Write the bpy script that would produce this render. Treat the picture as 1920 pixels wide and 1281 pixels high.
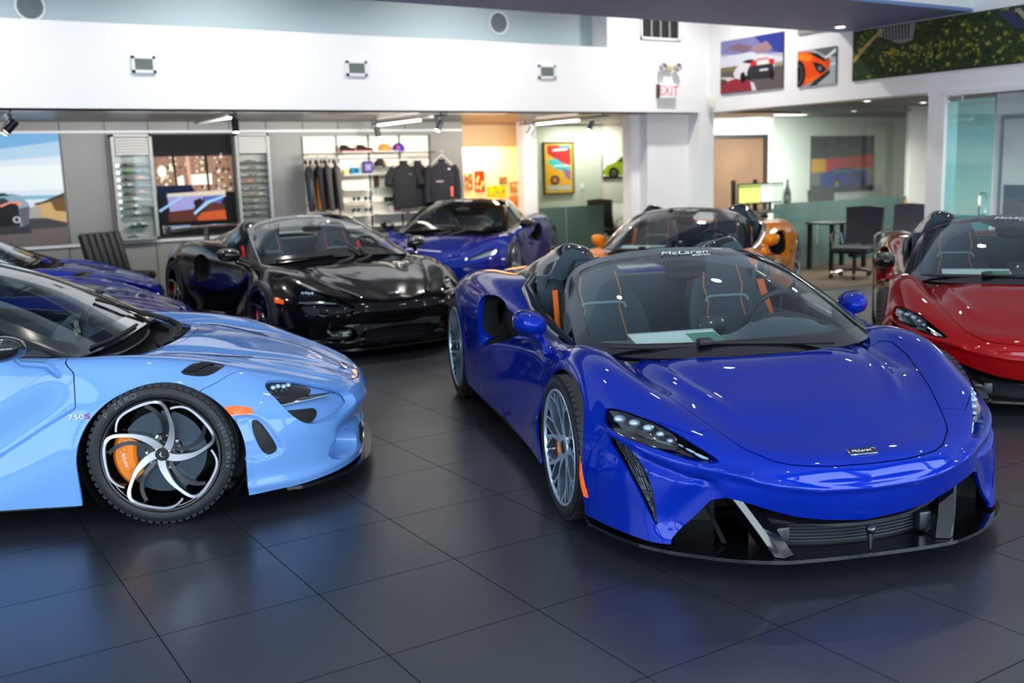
import bpy, bmesh, math, random
import numpy as np
from mathutils import Matrix, Vector
random.seed(7)
for o in list(bpy.data.objects): bpy.data.objects.remove(o)
SC = bpy.context.scene
COL = SC.collection
# ---------------------------------------------------------------- camera, sky, daylight, exposure
H = 1.55
_r = Vector((0.84110532, -0.54007204, -0.02939454)); _u = Vector((0.11407248, 0.12400698, 0.98570266)); _f = Vector((0.52870532, 0.83243286, -0.16591028))
cam = bpy.data.cameras.new('camera'); camo = bpy.data.objects.new('camera', cam); COL.objects.link(camo)
m = Matrix(((_r.x, _u.x, -_f.x, 0), (_r.y, _u.y, -_f.y, 0), (_r.z, _u.z, -_f.z, H), (0, 0, 0, 1)))
camo.matrix_world = m
cam.sensor_width = 36; cam.lens = 1908.9/1920*36; cam.clip_end = 200; cam.clip_start = .05
cam.dof.use_dof = True; cam.dof.focus_distance = 4.3; cam.dof.aperture_fstop = 2.2
SC.camera = camo
W = bpy.data.worlds.new('sky'); SC.world = W; W.use_nodes = True
nt = W.node_tree; nt.nodes.clear()
_sk = nt.nodes.new('ShaderNodeTexSky'); _sk.sky_type = 'NISHITA'; _sk.sun_elevation = math.radians(38); _sk.sun_rotation = math.radians(200); _sk.sun_disc = False
_bg = nt.nodes.new('ShaderNodeBackground'); _bg.inputs[1].default_value = .22
_ow = nt.nodes.new('ShaderNodeOutputWorld'); nt.links.new(_sk.outputs[0], _bg.inputs[0]); nt.links.new(_bg.outputs[0], _ow.inputs[0])
def area(name, loc, tgt, sx, sy, power, col):
    L = bpy.data.lights.new(name, 'AREA'); L.shape = 'RECTANGLE'; L.size = sx; L.size_y = sy; L.energy = power; L.color = col
    o = bpy.data.objects.new(name, L); COL.objects.link(o); o.location = loc
    o.rotation_euler = (Vector(tgt)-Vector(loc)).to_track_quat('-Z', 'Y').to_euler(); return o
DAY = (.66, .83, 1.0); WARM = (1.0, .86, .68)
# daylight through the glazed front (behind the camera) and the glazed left side
for k in range(5):
    area('daylight', (-3.2+2.9*k, -3.6, 1.75), (-3.2+2.9*k, 4, .6), 2.5, 2.7, 135, DAY)
for k in range(3):
    area('daylight', (-4.6, -1.2+3.2*k, 1.75), (4, -1.2+3.2*k, .6), 2.8, 2.7, 90, DAY)
SC.view_settings.view_transform = 'Standard'; SC.view_settings.look = 'None'
SC.view_settings.gamma = 1; SC.view_settings.use_curve_mapping = False
SC.view_settings.exposure = 0.15
try: SC.cycles.max_bounces = 8; SC.cycles.transparent_max_bounces = 16; SC.cycles.caustics_reflective = False; SC.cycles.caustics_refractive = False; SC.cycles.sample_clamp_indirect = 4
except Exception: pass
# ---------------------------------------------------------------- materials
_mats = {}
def lin(c): return tuple((x/12.92 if x <= .04045 else ((x+.055)/1.055)**2.4) for x in c)
def rgb(r, g, b): return lin((r/255, g/255, b/255))
def mat(name, col=(.5, .5, .5), rough=.5, metal=0, coat=0, emit=None, es=1., noise=None, bump=None, spec=.5, sheen=0, coatr=.03):
    if name in _mats: return _mats[name]
    M = bpy.data.materials.new(name); M.use_nodes = True; n = M.node_tree.nodes; l = M.node_tree.links
    p = n['Principled BSDF']; p.inputs['Base Color'].default_value = (*col, 1); p.inputs['Roughness'].default_value = rough
    p.inputs['Metallic'].default_value = metal; p.inputs['Coat Weight'].default_value = coat; p.inputs['Coat Roughness'].default_value = coatr
    p.inputs['Specular IOR Level'].default_value = spec
    if sheen: p.inputs['Sheen Weight'].default_value = sheen
    if emit is not None:
        p.inputs['Emission Color'].default_value = (*emit, 1); p.inputs['Emission Strength'].default_value = es
    tc = None
    if noise:    # (scale, amount)
        tc = n.new('ShaderNodeTexCoord'); x = n.new('ShaderNodeTexNoise'); x.inputs['Scale'].default_value = noise[0]; x.inputs['Detail'].default_value = 4
        l.new(tc.outputs['Object'], x.inputs['Vector']); r = n.new('ShaderNodeMapRange'); r.inputs['To Min'].default_value = 1-noise[1]; r.inputs['To Max'].default_value = 1+noise[1]
        l.new(x.outputs['Fac'], r.inputs['Value']); v = n.new('ShaderNodeVectorMath'); v.operation = 'SCALE'; v.inputs[0].default_value = col
        l.new(r.outputs[0], v.inputs['Scale']); l.new(v.outputs[0], p.inputs['Base Color'])
    if bump:     # (scale, strength)
        tc = n.new('ShaderNodeTexCoord'); x = n.new('ShaderNodeTexNoise'); x.inputs['Scale'].default_value = bump[0]; x.inputs['Detail'].default_value = 5
        l.new(tc.outputs['Object'], x.inputs['Vector']); b = n.new('ShaderNodeBump'); b.inputs['Strength'].default_value = bump[1]; b.inputs['Distance'].default_value = .01
        l.new(x.outputs['Fac'], b.inputs['Height']); l.new(b.outputs[0], p.inputs['Normal'])
    _mats[name] = M; return M
def glass(name, tint=(1, 1, 1), rough=0., opac=0., base=(.8, .8, .8), refl=1.):
    """thin sheet glass: tinted see-through plus fresnel reflection, optional frosting"""
    if name in _mats: return _mats[name]
    M = bpy.data.materials.new(name); M.use_nodes = True; nt = M.node_tree; n = nt.nodes; l = nt.links; n.clear()
    o = n.new('ShaderNodeOutputMaterial'); t = n.new('ShaderNodeBsdfTransparent'); t.inputs[0].default_value = (*tint, 1)
    g = n.new('ShaderNodeBsdfGlossy'); g.inputs['Roughness'].default_value = rough; f = n.new('ShaderNodeFresnel'); f.inputs[0].default_value = 1.5
    k = n.new('ShaderNodeMath'); k.operation = 'MULTIPLY'; k.inputs[1].default_value = 1.5*refl; k.use_clamp = True; l.new(f.outputs[0], k.inputs[0])
    # both faces of the sheet behave alike: use the geometry's facing side
    geo = n.new('ShaderNodeNewGeometry'); ior = n.new('ShaderNodeMapRange'); ior.inputs['To Min'].default_value = 1.5; ior.inputs['To Max'].default_value = 1/1.5
    l.new(geo.outputs['Backfacing'], ior.inputs['Value']); l.new(ior.outputs[0], f.inputs[0])
    mx = n.new('ShaderNodeMixShader'); l.new(k.outputs[0], mx.inputs[0])
    if opac > 0:
        d = n.new('ShaderNodeBsdfDiffuse'); d.inputs[0].default_value = (*base, 1); m2 = n.new('ShaderNodeMixShader'); m2.inputs[0].default_value = opac
        l.new(t.outputs[0], m2.inputs[1]); l.new(d.outputs[0], m2.inputs[2]); l.new(m2.outputs[0], mx.inputs[1])
    else: l.new(t.outputs[0], mx.inputs[1])
    l.new(g.outputs[0], mx.inputs[2]); l.new(mx.outputs[0], o.inputs[0]); _mats[name] = M; return M
def paint(name, col, deep, metal=.55, rough=.32):
    """car paint: metallic base that deepens at grazing angles under a clear coat, fine flake"""
    if name in _mats: return _mats[name]
    M = bpy.data.materials.new(name); M.use_nodes = True; n = M.node_tree.nodes; l = M.node_tree.links; p = n['Principled BSDF']
    lw = n.new('ShaderNodeLayerWeight'); lw.inputs[0].default_value = .35; mx = n.new('ShaderNodeMix'); mx.data_type = 'RGBA'
    mx.inputs['A'].default_value = (*col, 1); mx.inputs['B'].default_value = (*deep, 1); l.new(lw.outputs['Facing'], mx.inputs['Factor']); l.new(mx.outputs['Result'], p.inputs['Base Color'])
    p.inputs['Metallic'].default_value = metal; p.inputs['Roughness'].default_value = rough; p.inputs['Coat Weight'].default_value = 1; p.inputs['Coat Roughness'].default_value = .012; p.inputs['Coat IOR'].default_value = 1.38; p.inputs['Specular IOR Level'].default_value = .03
    _mats[name] = M; return M
K = mat('gloss_black', (.004, .004, .005), .12, coat=1)
KM = mat('matt_black', (.006, .006, .007), .6)
# ---------------------------------------------------------------- objects
def tag(o, label=None, cat=None, group=None, kind=None):
    if label: o['label'] = label
    if cat: o['category'] = cat
    if group: o['group'] = group
    if kind: o['kind'] = kind
    return o
def empty(name, loc=(0, 0, 0), rz=0, label=None, cat=None, group=None):
    o = bpy.data.objects.new(name, None); COL.objects.link(o); o.location = loc; o.rotation_euler = (0, 0, rz); o.empty_display_size = .1
    return tag(o, label, cat, group)
def link(name, me, parent=None):
    o = bpy.data.objects.new(name, me); COL.objects.link(o)
    if parent: o.parent = parent
    return o
def shmesh(name, shs, mats):
    """mesh from shells [(Sh, material index)] with their own normals"""
    V = []; N = []; F = []; I = []; b = 0
    for s, k in shs:
        if s is None or not len(s.F): continue
        V.append(s.V); N.append(s.N); F.append(s.F+b); I.append(np.full(len(s.F), k)); b += len(s.V)
    V = np.concatenate(V); N = np.concatenate(N); F = np.concatenate(F); I = np.concatenate(I)
    me = bpy.data.meshes.new(name); me.vertices.add(len(V)); me.vertices.foreach_set('co', V.ravel())
    me.loops.add(len(F)*3); me.loops.foreach_set('vertex_index', F.ravel()); me.polygons.add(len(F)); me.polygons.foreach_set('loop_start', np.arange(len(F))*3)
    me.polygons.foreach_set('loop_total', np.full(len(F), 3)); me.polygons.foreach_set('material_index', I); me.polygons.foreach_set('use_smooth', np.ones(len(F), bool))
    me.update(calc_edges=True)
    for m_ in mats: me.materials.append(m_)
    me.normals_split_custom_set_from_vertices(N.tolist())
    return me
class MB:
    """collects shapes; .build links them as ONE mesh object"""
    def __init__(s): s.v = []; s.f = []; s.m = []; s.s = []
    def add(s, V, F, m=0, sm=False):
        b = len(s.v); s.v += [tuple(map(float, p)) for p in V]; s.f += [tuple(int(i)+b for i in f) for f in F]; s.m += [m]*len(F); s.s += [sm]*len(F); return s
    def box(s, c, d, m=0, R=None, bev=0):
        x, y, z = d[0]/2, d[1]/2, d[2]/2
        if bev:
            e = min(bev, x*.98, y*.98, z*.98); bm = bmesh.new(); bmesh.ops.create_cube(bm, size=1)
            for v in bm.verts: v.co = Vector((v.co.x*2*x, v.co.y*2*y, v.co.z*2*z))
            bmesh.ops.bevel(bm, geom=list(bm.edges), offset=e, segments=2, affect='EDGES', profile=.5)
            bm.verts.index_update(); V = [v.co.copy() for v in bm.verts]; F = [[v.index for v in f.verts] for f in bm.faces]; bm.free()
        else:
            V = [Vector((a*x, b*y, g*z)) for a in (-1, 1) for b in (-1, 1) for g in (-1, 1)]
            F = [(0, 1, 3, 2), (4, 6, 7, 5), (0, 4, 5, 1), (2, 3, 7, 6), (0, 2, 6, 4), (1, 5, 7, 3)]
        if R is not None: V = [R @ v for v in V]
        return s.add([v+Vector(c) for v in V], F, m, bool(bev))
    def prism(s, poly, axis, a, b, m=0, cap=True):
        """extrude a 2-D polygon along axis from a to b"""
        def P(p, t): return {'x': (t, p[0], p[1]), 'y': (p[0], t, p[1]), 'z': (p[0], p[1], t)}[axis]
        n = len(poly); V = [P(p, a) for p in poly]+[P(p, b) for p in poly]; F = [(i, (i+1) % n, n+(i+1) % n, n+i) for i in range(n)]
        if cap: F += [tuple(range(n))[::-1], tuple(range(n, 2*n))]
        return s.add(V, F, m)
    def tube(s, path, r, n=8, m=0, closed=False, cap=True, sy=1.):
        P = [Vector(p) for p in path]; k = len(P); rs = r if hasattr(r, '__len__') else [r]*k; V = []; up = None
        for i, p in enumerate(P):
            t = (P[(i+1) % k]-P[i-1]) if closed else (P[min(i+1, k-1)]-P[max(i-1, 0)]); t = t.normalized() if t.length > 1e-9 else Vector((0, 0, 1))
            if up is None: up = Vector((0, 0, 1)) if abs(t.z) < .9 else Vector((0, 1, 0))
            a = t.cross(up).normalized() if t.cross(up).length > 1e-6 else t.orthogonal().normalized(); b = a.cross(t).normalized(); up = b
            for j in range(n):
                w = 2*math.pi*j/n; V.append(p+a*math.cos(w)*rs[i]+b*math.sin(w)*rs[i]*sy)
        F = []
        for i in range(k if closed else k-1):
            q = (i+1) % k
            for j in range(n): F.append((i*n+j, i*n+(j+1) % n, q*n+(j+1) % n, q*n+j))
        if cap and not closed: F += [tuple(range(n)), tuple(range((k-1)*n, k*n))[::-1]]
        return s.add(V, F, m, True)
    def cyl(s, p0, p1, r, n=16, m=0, r2=None):
        return s.tube([p0, p1], [r, r if r2 is None else r2], n, m)
    def lathe(s, prof, org=(0, 0, 0), axis='z', n=32, m=0, sm=True):
        """prof: (radius, along)"""
        V = []; k = len(prof)
        for j in range(n):
            w = 2*math.pi*j/n; c, d = math.cos(w), math.sin(w)
            for r, h in prof:
                q = {'z': (r*c, r*d, h), 'y': (r*c, h, r*d), 'x': (h, r*c, r*d)}[axis]; V.append((q[0]+org[0], q[1]+org[1], q[2]+org[2]))
        F = [(j*k+i, ((j+1) % n)*k+i, ((j+1) % n)*k+i+1, j*k+i+1) for j in range(n) for i in range(k-1)]
        return s.add(V, F, m, sm)
    def grid(s, G, m=0, sm=True, flip=False):
        a, b = len(G), len(G[0]); F = [(i*b+j, (i+1)*b+j, (i+1)*b+j+1, i*b+j+1) for i in range(a-1) for j in range(b-1)]
        if flip: F = [f[::-1] for f in F]
        return s.add([p for r in G for p in r], F, m, sm)
    def ell(s, c, r, m=0, n=12, R=None, half=None):
        V = []; F = []
        for i in range(n+1):
            t = math.pi*i/n
            for j in range(2*n):
                w = math.pi*j/n; v = Vector((r[0]*math.sin(t)*math.cos(w), r[1]*math.sin(t)*math.sin(w), r[2]*math.cos(t)))
                if R is not None: v = R @ v
                V.append(v+Vector(c))
        for i in range(n):
            for j in range(2*n): F.append((i*2*n+j, (i+1)*2*n+j, (i+1)*2*n+(j+1) % (2*n), i*2*n+(j+1) % (2*n)))
        return s.add(V, F, m, True)
    def mesh(s, name, mats):
        me = bpy.data.meshes.new(name); me.from_pydata(s.v, [], s.f); me.polygons.foreach_set('material_index', s.m); me.polygons.foreach_set('use_smooth', s.s); me.update()
        bm = bmesh.new(); bm.from_mesh(me); bmesh.ops.recalc_face_normals(bm, faces=bm.faces); bm.to_mesh(me); bm.free()
        for x in (mats if isinstance(mats, (list, tuple)) else [mats]): me.materials.append(x)
        if any(s.s):
            try: me.set_sharp_from_angle(angle=math.radians(38))
            except Exception: pass
        return me
    def build(s, name, mats, parent=None, label=None, cat=None, group=None, kind=None, loc=None, rz=None):
        o = link(name, s.mesh(name, mats), parent)
        if loc: o.location = loc
        if rz: o.rotation_euler = (0, 0, rz)
        return tag(o, label, cat, group, kind)
def text(name, s, size, M, parent=None, loc=(0, 0, 0), ext=.002, mtx=None, shear=0, sx=1., align='CENTER'):
    """lettering turned into a mesh part"""
    c = bpy.data.curves.new(name, 'FONT'); c.body = s; c.size = size; c.extrude = ext; c.align_x = align; c.align_y = 'CENTER'; c.shear = shear; c.resolution_u = 3
    t = bpy.data.objects.new(name, c); COL.objects.link(t); dg = bpy.context.evaluated_depsgraph_get(); me = bpy.data.meshes.new_from_object(t.evaluated_get(dg))
    bpy.data.objects.remove(t); me.name = name
    me.materials.clear(); me.materials.append(M); me.transform(Matrix.Diagonal((sx, 1, 1, 1)))
    o = link(name, me, parent)
    if mtx is not None: me.transform(mtx)
    else: o.location = loc
    return o
def frame(org, X, Y):
    """matrix with local x along X, local y along Y at org"""
    X = Vector(X).normalized(); Z = X.cross(Vector(Y)).normalized(); Y = Z.cross(X)
    return Matrix(((X.x, Y.x, Z.x, org[0]), (X.y, Y.y, Z.y, org[1]), (X.z, Y.z, Z.z, org[2]), (0, 0, 0, 1)))
def kids(o): return [c for c in bpy.data.objects if c.parent == o]
def copy_tree(o, ch, parent=None, matmap=None):
    c = o.copy(); COL.objects.link(c); c.parent = parent
    if matmap and c.data is not None:
        hit = [i for i, m_ in enumerate(c.data.materials) if m_ and m_.name in matmap]
        if hit:
            key = (c.data.name, tuple(sorted((k, v.name) for k, v in matmap.items())))
            if key not in _mc:
                d = c.data.copy()
                for i in hit: d.materials[i] = matmap[d.materials[i].name]
                _mc[key] = d
            c.data = _mc[key]
    for k in ch.get(o.name, []): copy_tree(k, ch, c, matmap)
    return c
_mc = {}
def tree_of(root):
    ch = {}
    for c in bpy.data.objects:
        if c.parent: ch.setdefault(c.parent.name, []).append(c)
    return ch
# ---------------------------------------------------------------- surface maths (numpy only)
import numpy as np
def ncs(t, Y, ts):
    """natural cubic spline through Y (n,...) at t, sampled at ts"""
    n = len(t); h = np.diff(t); Yf = Y.reshape(n, -1)
    A = np.zeros((n, n)); B = np.zeros_like(Yf); A[0, 0] = A[-1, -1] = 1
    for i in range(1, n-1):
        A[i, i-1] = h[i-1]; A[i, i] = 2*(h[i-1]+h[i]); A[i, i+1] = h[i]
        B[i] = 6*((Yf[i+1]-Yf[i])/h[i] - (Yf[i]-Yf[i-1])/h[i-1])
    M2 = np.linalg.solve(A, B)
    k = np.clip(np.searchsorted(t, ts, side='right')-1, 0, n-2)
    a = ((t[k+1]-ts)/h[k])[:, None]; b = ((ts-t[k])/h[k])[:, None]; hh = h[k][:, None]
    o = a*Yf[k]+b*Yf[k+1]+((a**3-a)*M2[k]+(b**3-b)*M2[k+1])*hh*hh/6
    return o.reshape((len(ts),)+Y.shape[1:])
def tens(rows, nu, nv):
    P = np.array(rows, float)
    tr = np.r_[0, np.cumsum(np.linalg.norm(np.diff(P, axis=0), axis=2).mean(1))]
    tc = np.r_[0, np.cumsum(np.linalg.norm(np.diff(P, axis=1), axis=2).mean(0))]
    Q = ncs(tr, P, np.linspace(0, tr[-1], nu))
    Q = ncs(tc, np.swapaxes(Q, 0, 1), np.linspace(0, tc[-1], nv))
    return np.swapaxes(Q, 0, 1)
def gnormals(G):
    du = np.gradient(G, axis=0); dv = np.gradient(G, axis=1)
    N = np.cross(du, dv); N /= np.linalg.norm(N, axis=2, keepdims=True)+1e-12
    return N
def gtris(nu, nv):
    i, j = np.meshgrid(np.arange(nu-1), np.arange(nv-1), indexing='ij')
    a = i*nv+j; b = (i+1)*nv+j; c = (i+1)*nv+j+1; d = i*nv+j+1
    return np.concatenate([np.stack([a, b, c], 2).reshape(-1, 3), np.stack([a, c, d], 2).reshape(-1, 3)])
def chaikin(P, n=2, closed=True):
    P = np.array(P, float)
    for _ in range(n):
        if closed:
            Q = np.roll(P, -1, 0); P = np.stack([.75*P+.25*Q, .25*P+.75*Q], 1).reshape(-1, P.shape[1])
        else:
            Q = np.stack([.75*P[:-1]+.25*P[1:], .25*P[:-1]+.75*P[1:]], 1).reshape(-1, P.shape[1])
            P = np.concatenate([P[:1], Q, P[-1:]])
    return P
def sdpoly(p, poly):
    """signed distance (negative inside) of 2-D points to a closed polygon"""
    poly = np.array(poly, float); d = np.full(len(p), 1e9); ins = np.zeros(len(p), bool)
    for a, b in zip(poly, np.roll(poly, -1, 0)):
        e = b-a; w = p-a; t = np.clip((w@e)/(e@e+1e-15), 0, 1)
        d = np.minimum(d, np.hypot(*(w-t[:, None]*e).T))
        c = (a[1] > p[:, 1]) != (b[1] > p[:, 1])
        with np.errstate(divide='ignore', invalid='ignore'):
            xi = (b[0]-a[0])*(p[:, 1]-a[1])/(b[1]-a[1])+a[0]
        ins ^= c & (p[:, 0] < xi)
    return np.where(ins, -d, d)
def dline(p, line):
    """distance to an open polyline and parameter 0..1 along it"""
    line = np.array(line, float); d = np.full(len(p), 1e9); s = np.zeros(len(p)); m = len(line)-1
    for k in range(m):
        a, b = line[k], line[k+1]; e = b-a; w = p-a; t = np.clip((w@e)/(e@e+1e-15), 0, 1)
        dd = np.hypot(*(w-t[:, None]*e).T); q = dd < d
        d = np.where(q, dd, d); s = np.where(q, (k+t)/m, s)
    return d, s
def sstep(x, a, b):
    t = np.clip((x-a)/(b-a), 0, 1); return t*t*(3-2*t)
AX = {'xy': [0, 1], 'xz': [0, 2], 'yz': [1, 2]}
class Sh:
    """triangle shell with vertex normals that can be clipped by scalar fields"""
    def __init__(s, V, N, F): s.V, s.N, s.F = V, N, F
    def clip(s, f, keep=-1):
        """keep the side where f<0 (keep=-1) or f>0; returns shell, rim edges"""
        g = f if keep < 0 else -f
        g = np.where(np.abs(g) < 1e-7, 1e-7, g)
        sg = g[s.F] < 0; cnt = sg.sum(1)
        keepF = s.F[cnt == 3]; nV = [s.V]; nN = [s.N]; base = len(s.V); cache = {}; ex = []; eV = []; eN = []; rim = []
        V, N = s.V, s.N
        def cut(i, j):
            k = (i, j) if i < j else (j, i)
            if k not in cache:
                t = g[k[0]]/(g[k[0]]-g[k[1]]); cache[k] = base+len(eV)
                eV.append(V[k[0]]*(1-t)+V[k[1]]*t); n = N[k[0]]*(1-t)+N[k[1]]*t; eN.append(n/(np.linalg.norm(n)+1e-12))
            return cache[k]
        for tri in s.F[(cnt == 1) | (cnt == 2)]:
            a, b, c = tri
            ins = [g[a] < 0, g[b] < 0, g[c] < 0]
            if sum(ins) == 1:
                k = ins.index(True); a, b, c = tri[k], tri[(k+1) % 3], tri[(k+2) % 3]
                p, q = cut(a, b), cut(a, c); ex.append((a, p, q)); rim.append((p, q))
            else:
                k = ins.index(False); a, b, c = tri[k], tri[(k+1) % 3], tri[(k+2) % 3]
                p, q = cut(a, b), cut(a, c); ex += [(p, b, c), (p, c, q)]; rim.append((q, p))
        if eV: nV.append(np.array(eV)); nN.append(np.array(eN))
        F = np.concatenate([keepF, np.array(ex, int).reshape(-1, 3)]) if ex else keepF
        VV = np.concatenate(nV); NN = np.concatenate(nN)
        R = (VV[np.array(rim, int)], NN[np.array(rim, int)]) if rim else (np.zeros((0, 2, 3)), np.zeros((0, 2, 3)))
        used = np.unique(F); mp = -np.ones(len(VV), int); mp[used] = np.arange(len(used))
        return Sh(VV[used], NN[used], mp[F]), R
    def off(s, d): return Sh(s.V+s.N*d, s.N, s.F)
    def mir(s):
        k = np.array([1, -1, 1.]); return Sh(s.V*k, s.N*k, s.F[:, ::-1])
def poly_f(sh, plane, poly, lo=None, axis=0, hi=None):
    f = sdpoly(sh.V[:, AX[plane]], poly)
    if lo is not None: f = np.maximum(f, lo-sh.V[:, axis])
    if hi is not None: f = np.maximum(f, sh.V[:, axis]-hi)
    return f
def boundary(sh, skip_center=True):
    E = np.concatenate([sh.F[:, [0, 1]], sh.F[:, [1, 2]], sh.F[:, [2, 0]]]); k = np.sort(E, 1)
    u, inv, c = np.unique(k, axis=0, return_inverse=True, return_counts=True)
    B = E[c[inv.ravel()] == 1]
    if skip_center and len(B): B = B[~((np.abs(sh.V[B[:, 0], 1]) < 1e-4) & (np.abs(sh.V[B[:, 1], 1]) < 1e-4))]
    return B
def lip(sh, depth=.012):
    """return flange along the free edges, turned inwards"""
    B = boundary(sh)
    if not len(B): return sh
    a, b = sh.V[B[:, 0]], sh.V[B[:, 1]]; na, nb = sh.N[B[:, 0]], sh.N[B[:, 1]]
    V = np.stack([a, b, b-nb*depth, a-na*depth], 1).reshape(-1, 3)
    fn = np.cross(b-a, -(na+nb)/2); fn /= np.linalg.norm(fn, axis=1, keepdims=True)+1e-12
    k = np.arange(len(B))*4
    F = np.concatenate([np.stack([k+1, k, k+3], 1), np.stack([k+1, k+3, k+2], 1)])
    N = np.repeat(-fn, 4, 0)
    n0 = len(sh.V)
    return Sh(np.concatenate([sh.V, V]), np.concatenate([sh.N, N]), np.concatenate([sh.F, F+n0]))
def duct(R, vec, shrink=0.):
    """wall running inwards from an opening's rim edges"""
    E, N = R
    if not len(E): return None
    a, b = E[:, 0], E[:, 1]; v = np.array(vec, float); c = E.reshape(-1, 3).mean(0)
    a2 = a+v+(c-a)*shrink; b2 = b+v+(c-b)*shrink
    V = np.stack([a, b, b2, a2], 1).reshape(-1, 3); fn = np.cross(b-a, a2-a); fn /= np.linalg.norm(fn, axis=1, keepdims=True)+1e-12
    k = np.arange(len(E))*4
    return Sh(V, np.repeat(fn, 4, 0), np.concatenate([np.stack([k, k+1, k+2], 1), np.stack([k, k+2, k+3], 1)]))
# ---------------------------------------------------------------- body control nets (x forward from the front axle, y out, z up)
NET_A = [
 [(.84,0,.13),(.835,.16,.13),(.81,.33,.13),(.765,.48,.125),(.71,.61,.115),(.645,.735,.105),(.56,.81,.11),(.47,.86,.115),(.38,.90,.12),(.28,.93,.12)],
 [(.875,0,.215),(.865,.17,.22),(.835,.34,.235),(.785,.49,.25),(.72,.61,.25),(.645,.72,.24),(.56,.80,.235),(.45,.865,.23),(.34,.915,.22),(.12,.94,.12)],
 [(.905,0,.335),(.897,.18,.342),(.868,.35,.365),(.805,.49,.385),(.735,.60,.40),(.655,.69,.41),(.56,.785,.40),(.43,.87,.37),(.28,.93,.33),(-.03,.945,.12)],
 [(.885,0,.42),(.875,.18,.43),(.83,.33,.445),(.765,.45,.46),(.69,.56,.485),(.60,.67,.51),(.51,.765,.515),(.37,.86,.48),(.18,.935,.42),(-.2,.945,.12)],
 [(.74,0,.485),(.73,.18,.49),(.68,.34,.50),(.61,.475,.525),(.53,.58,.56),(.455,.69,.585),(.38,.785,.585),(.25,.875,.54),(.05,.94,.47),(-.4,.935,.12)],
 [(.52,0,.562),(.51,.19,.565),(.48,.37,.568),(.43,.52,.582),(.37,.62,.615),(.30,.72,.645),(.23,.81,.64),(.12,.89,.585),(-.08,.945,.50),(-.6,.92,.12)],
 [(.28,0,.632),(.27,.2,.634),(.25,.39,.634),(.22,.54,.632),(.17,.64,.662),(.12,.73,.70),(.07,.82,.70),(-.01,.895,.625),(-.18,.945,.52),(-.74,.91,.12)],
 [(.06,0,.69),(.05,.2,.692),(.02,.39,.688),(-.02,.55,.668),(-.07,.64,.69),(-.1,.73,.735),(-.12,.82,.73),(-.16,.89,.65),(-.3,.93,.52),(-.88,.905,.12)],
 [(-.2,0,.70),(-.21,.2,.70),(-.22,.39,.69),(-.24,.55,.67),(-.26,.64,.695),(-.28,.74,.735),(-.3,.82,.725),(-.34,.88,.64),(-.46,.905,.49),(-1.02,.905,.125)],
 [(-.5,0,.70),(-.5,.2,.70),(-.5,.39,.69),(-.52,.55,.67),(-.54,.66,.69),(-.55,.765,.705),(-.56,.825,.685),(-.58,.865,.60),(-.68,.89,.45),(-1.2,.905,.13)],
 [(-.9,0,.72),(-.9,.2,.72),(-.9,.4,.72),(-.92,.56,.73),(-.93,.68,.735),(-.95,.765,.74),(-.95,.82,.705),(-.97,.855,.60),(-1.05,.88,.43),(-1.45,.91,.14)],
 [(-1.3,0,.80),(-1.3,.2,.80),(-1.3,.4,.80),(-1.3,.56,.81),(-1.32,.68,.82),(-1.33,.765,.825),(-1.34,.835,.77),(-1.36,.87,.63),(-1.42,.895,.43),(-1.7,.925,.145)],
 [(-1.7,0,.93),(-1.7,.2,.93),(-1.7,.38,.935),(-1.7,.5,.935),(-1.72,.62,.91),(-1.73,.74,.895),(-1.74,.85,.845),(-1.76,.92,.70),(-1.8,.93,.47),(-1.95,.94,.15)],
 [(-2.1,0,.93),(-2.1,.2,.93),(-2.1,.38,.935),(-2.1,.5,.93),(-2.1,.62,.905),(-2.1,.74,.91),(-2.1,.86,.875),(-2.1,.945,.72),(-2.1,.955,.48),(-2.2,.95,.16)],
 [(-2.5,0,.91),(-2.5,.2,.91),(-2.5,.38,.905),(-2.5,.5,.89),(-2.5,.62,.88),(-2.5,.73,.90),(-2.5,.86,.875),(-2.5,.955,.74),(-2.5,.97,.50),(-2.5,.955,.17)],
 [(-2.9,0,.87),(-2.9,.2,.87),(-2.9,.38,.86),(-2.9,.5,.85),(-2.9,.62,.85),(-2.9,.72,.86),(-2.89,.84,.83),(-2.88,.94,.69),(-2.87,.96,.48),(-2.85,.95,.18)],
 [(-3.3,0,.83),(-3.3,.2,.83),(-3.29,.38,.82),(-3.28,.5,.81),(-3.27,.6,.81),(-3.25,.70,.80),(-3.22,.80,.74),(-3.19,.89,.62),(-3.16,.93,.45),(-3.12,.93,.2)],
 [(-3.5,0,.79),(-3.5,.2,.79),(-3.48,.38,.78),(-3.46,.49,.76),(-3.43,.59,.74),(-3.40,.68,.70),(-3.36,.76,.63),(-3.32,.84,.53),(-3.28,.88,.4),(-3.22,.89,.22)],
 [(-3.52,0,.6),(-3.52,.2,.6),(-3.5,.36,.59),(-3.48,.47,.57),(-3.45,.57,.55),(-3.42,.66,.51),(-3.38,.74,.46),(-3.34,.8,.4),(-3.3,.84,.32),(-3.25,.85,.22)],
 [(-3.48,0,.35),(-3.48,.2,.35),(-3.47,.35,.34),(-3.45,.46,.34),(-3.43,.55,.33),(-3.4,.64,.31),(-3.37,.71,.3),(-3.33,.77,.28),(-3.29,.81,.26),(-3.25,.82,.22)],
]
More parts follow.
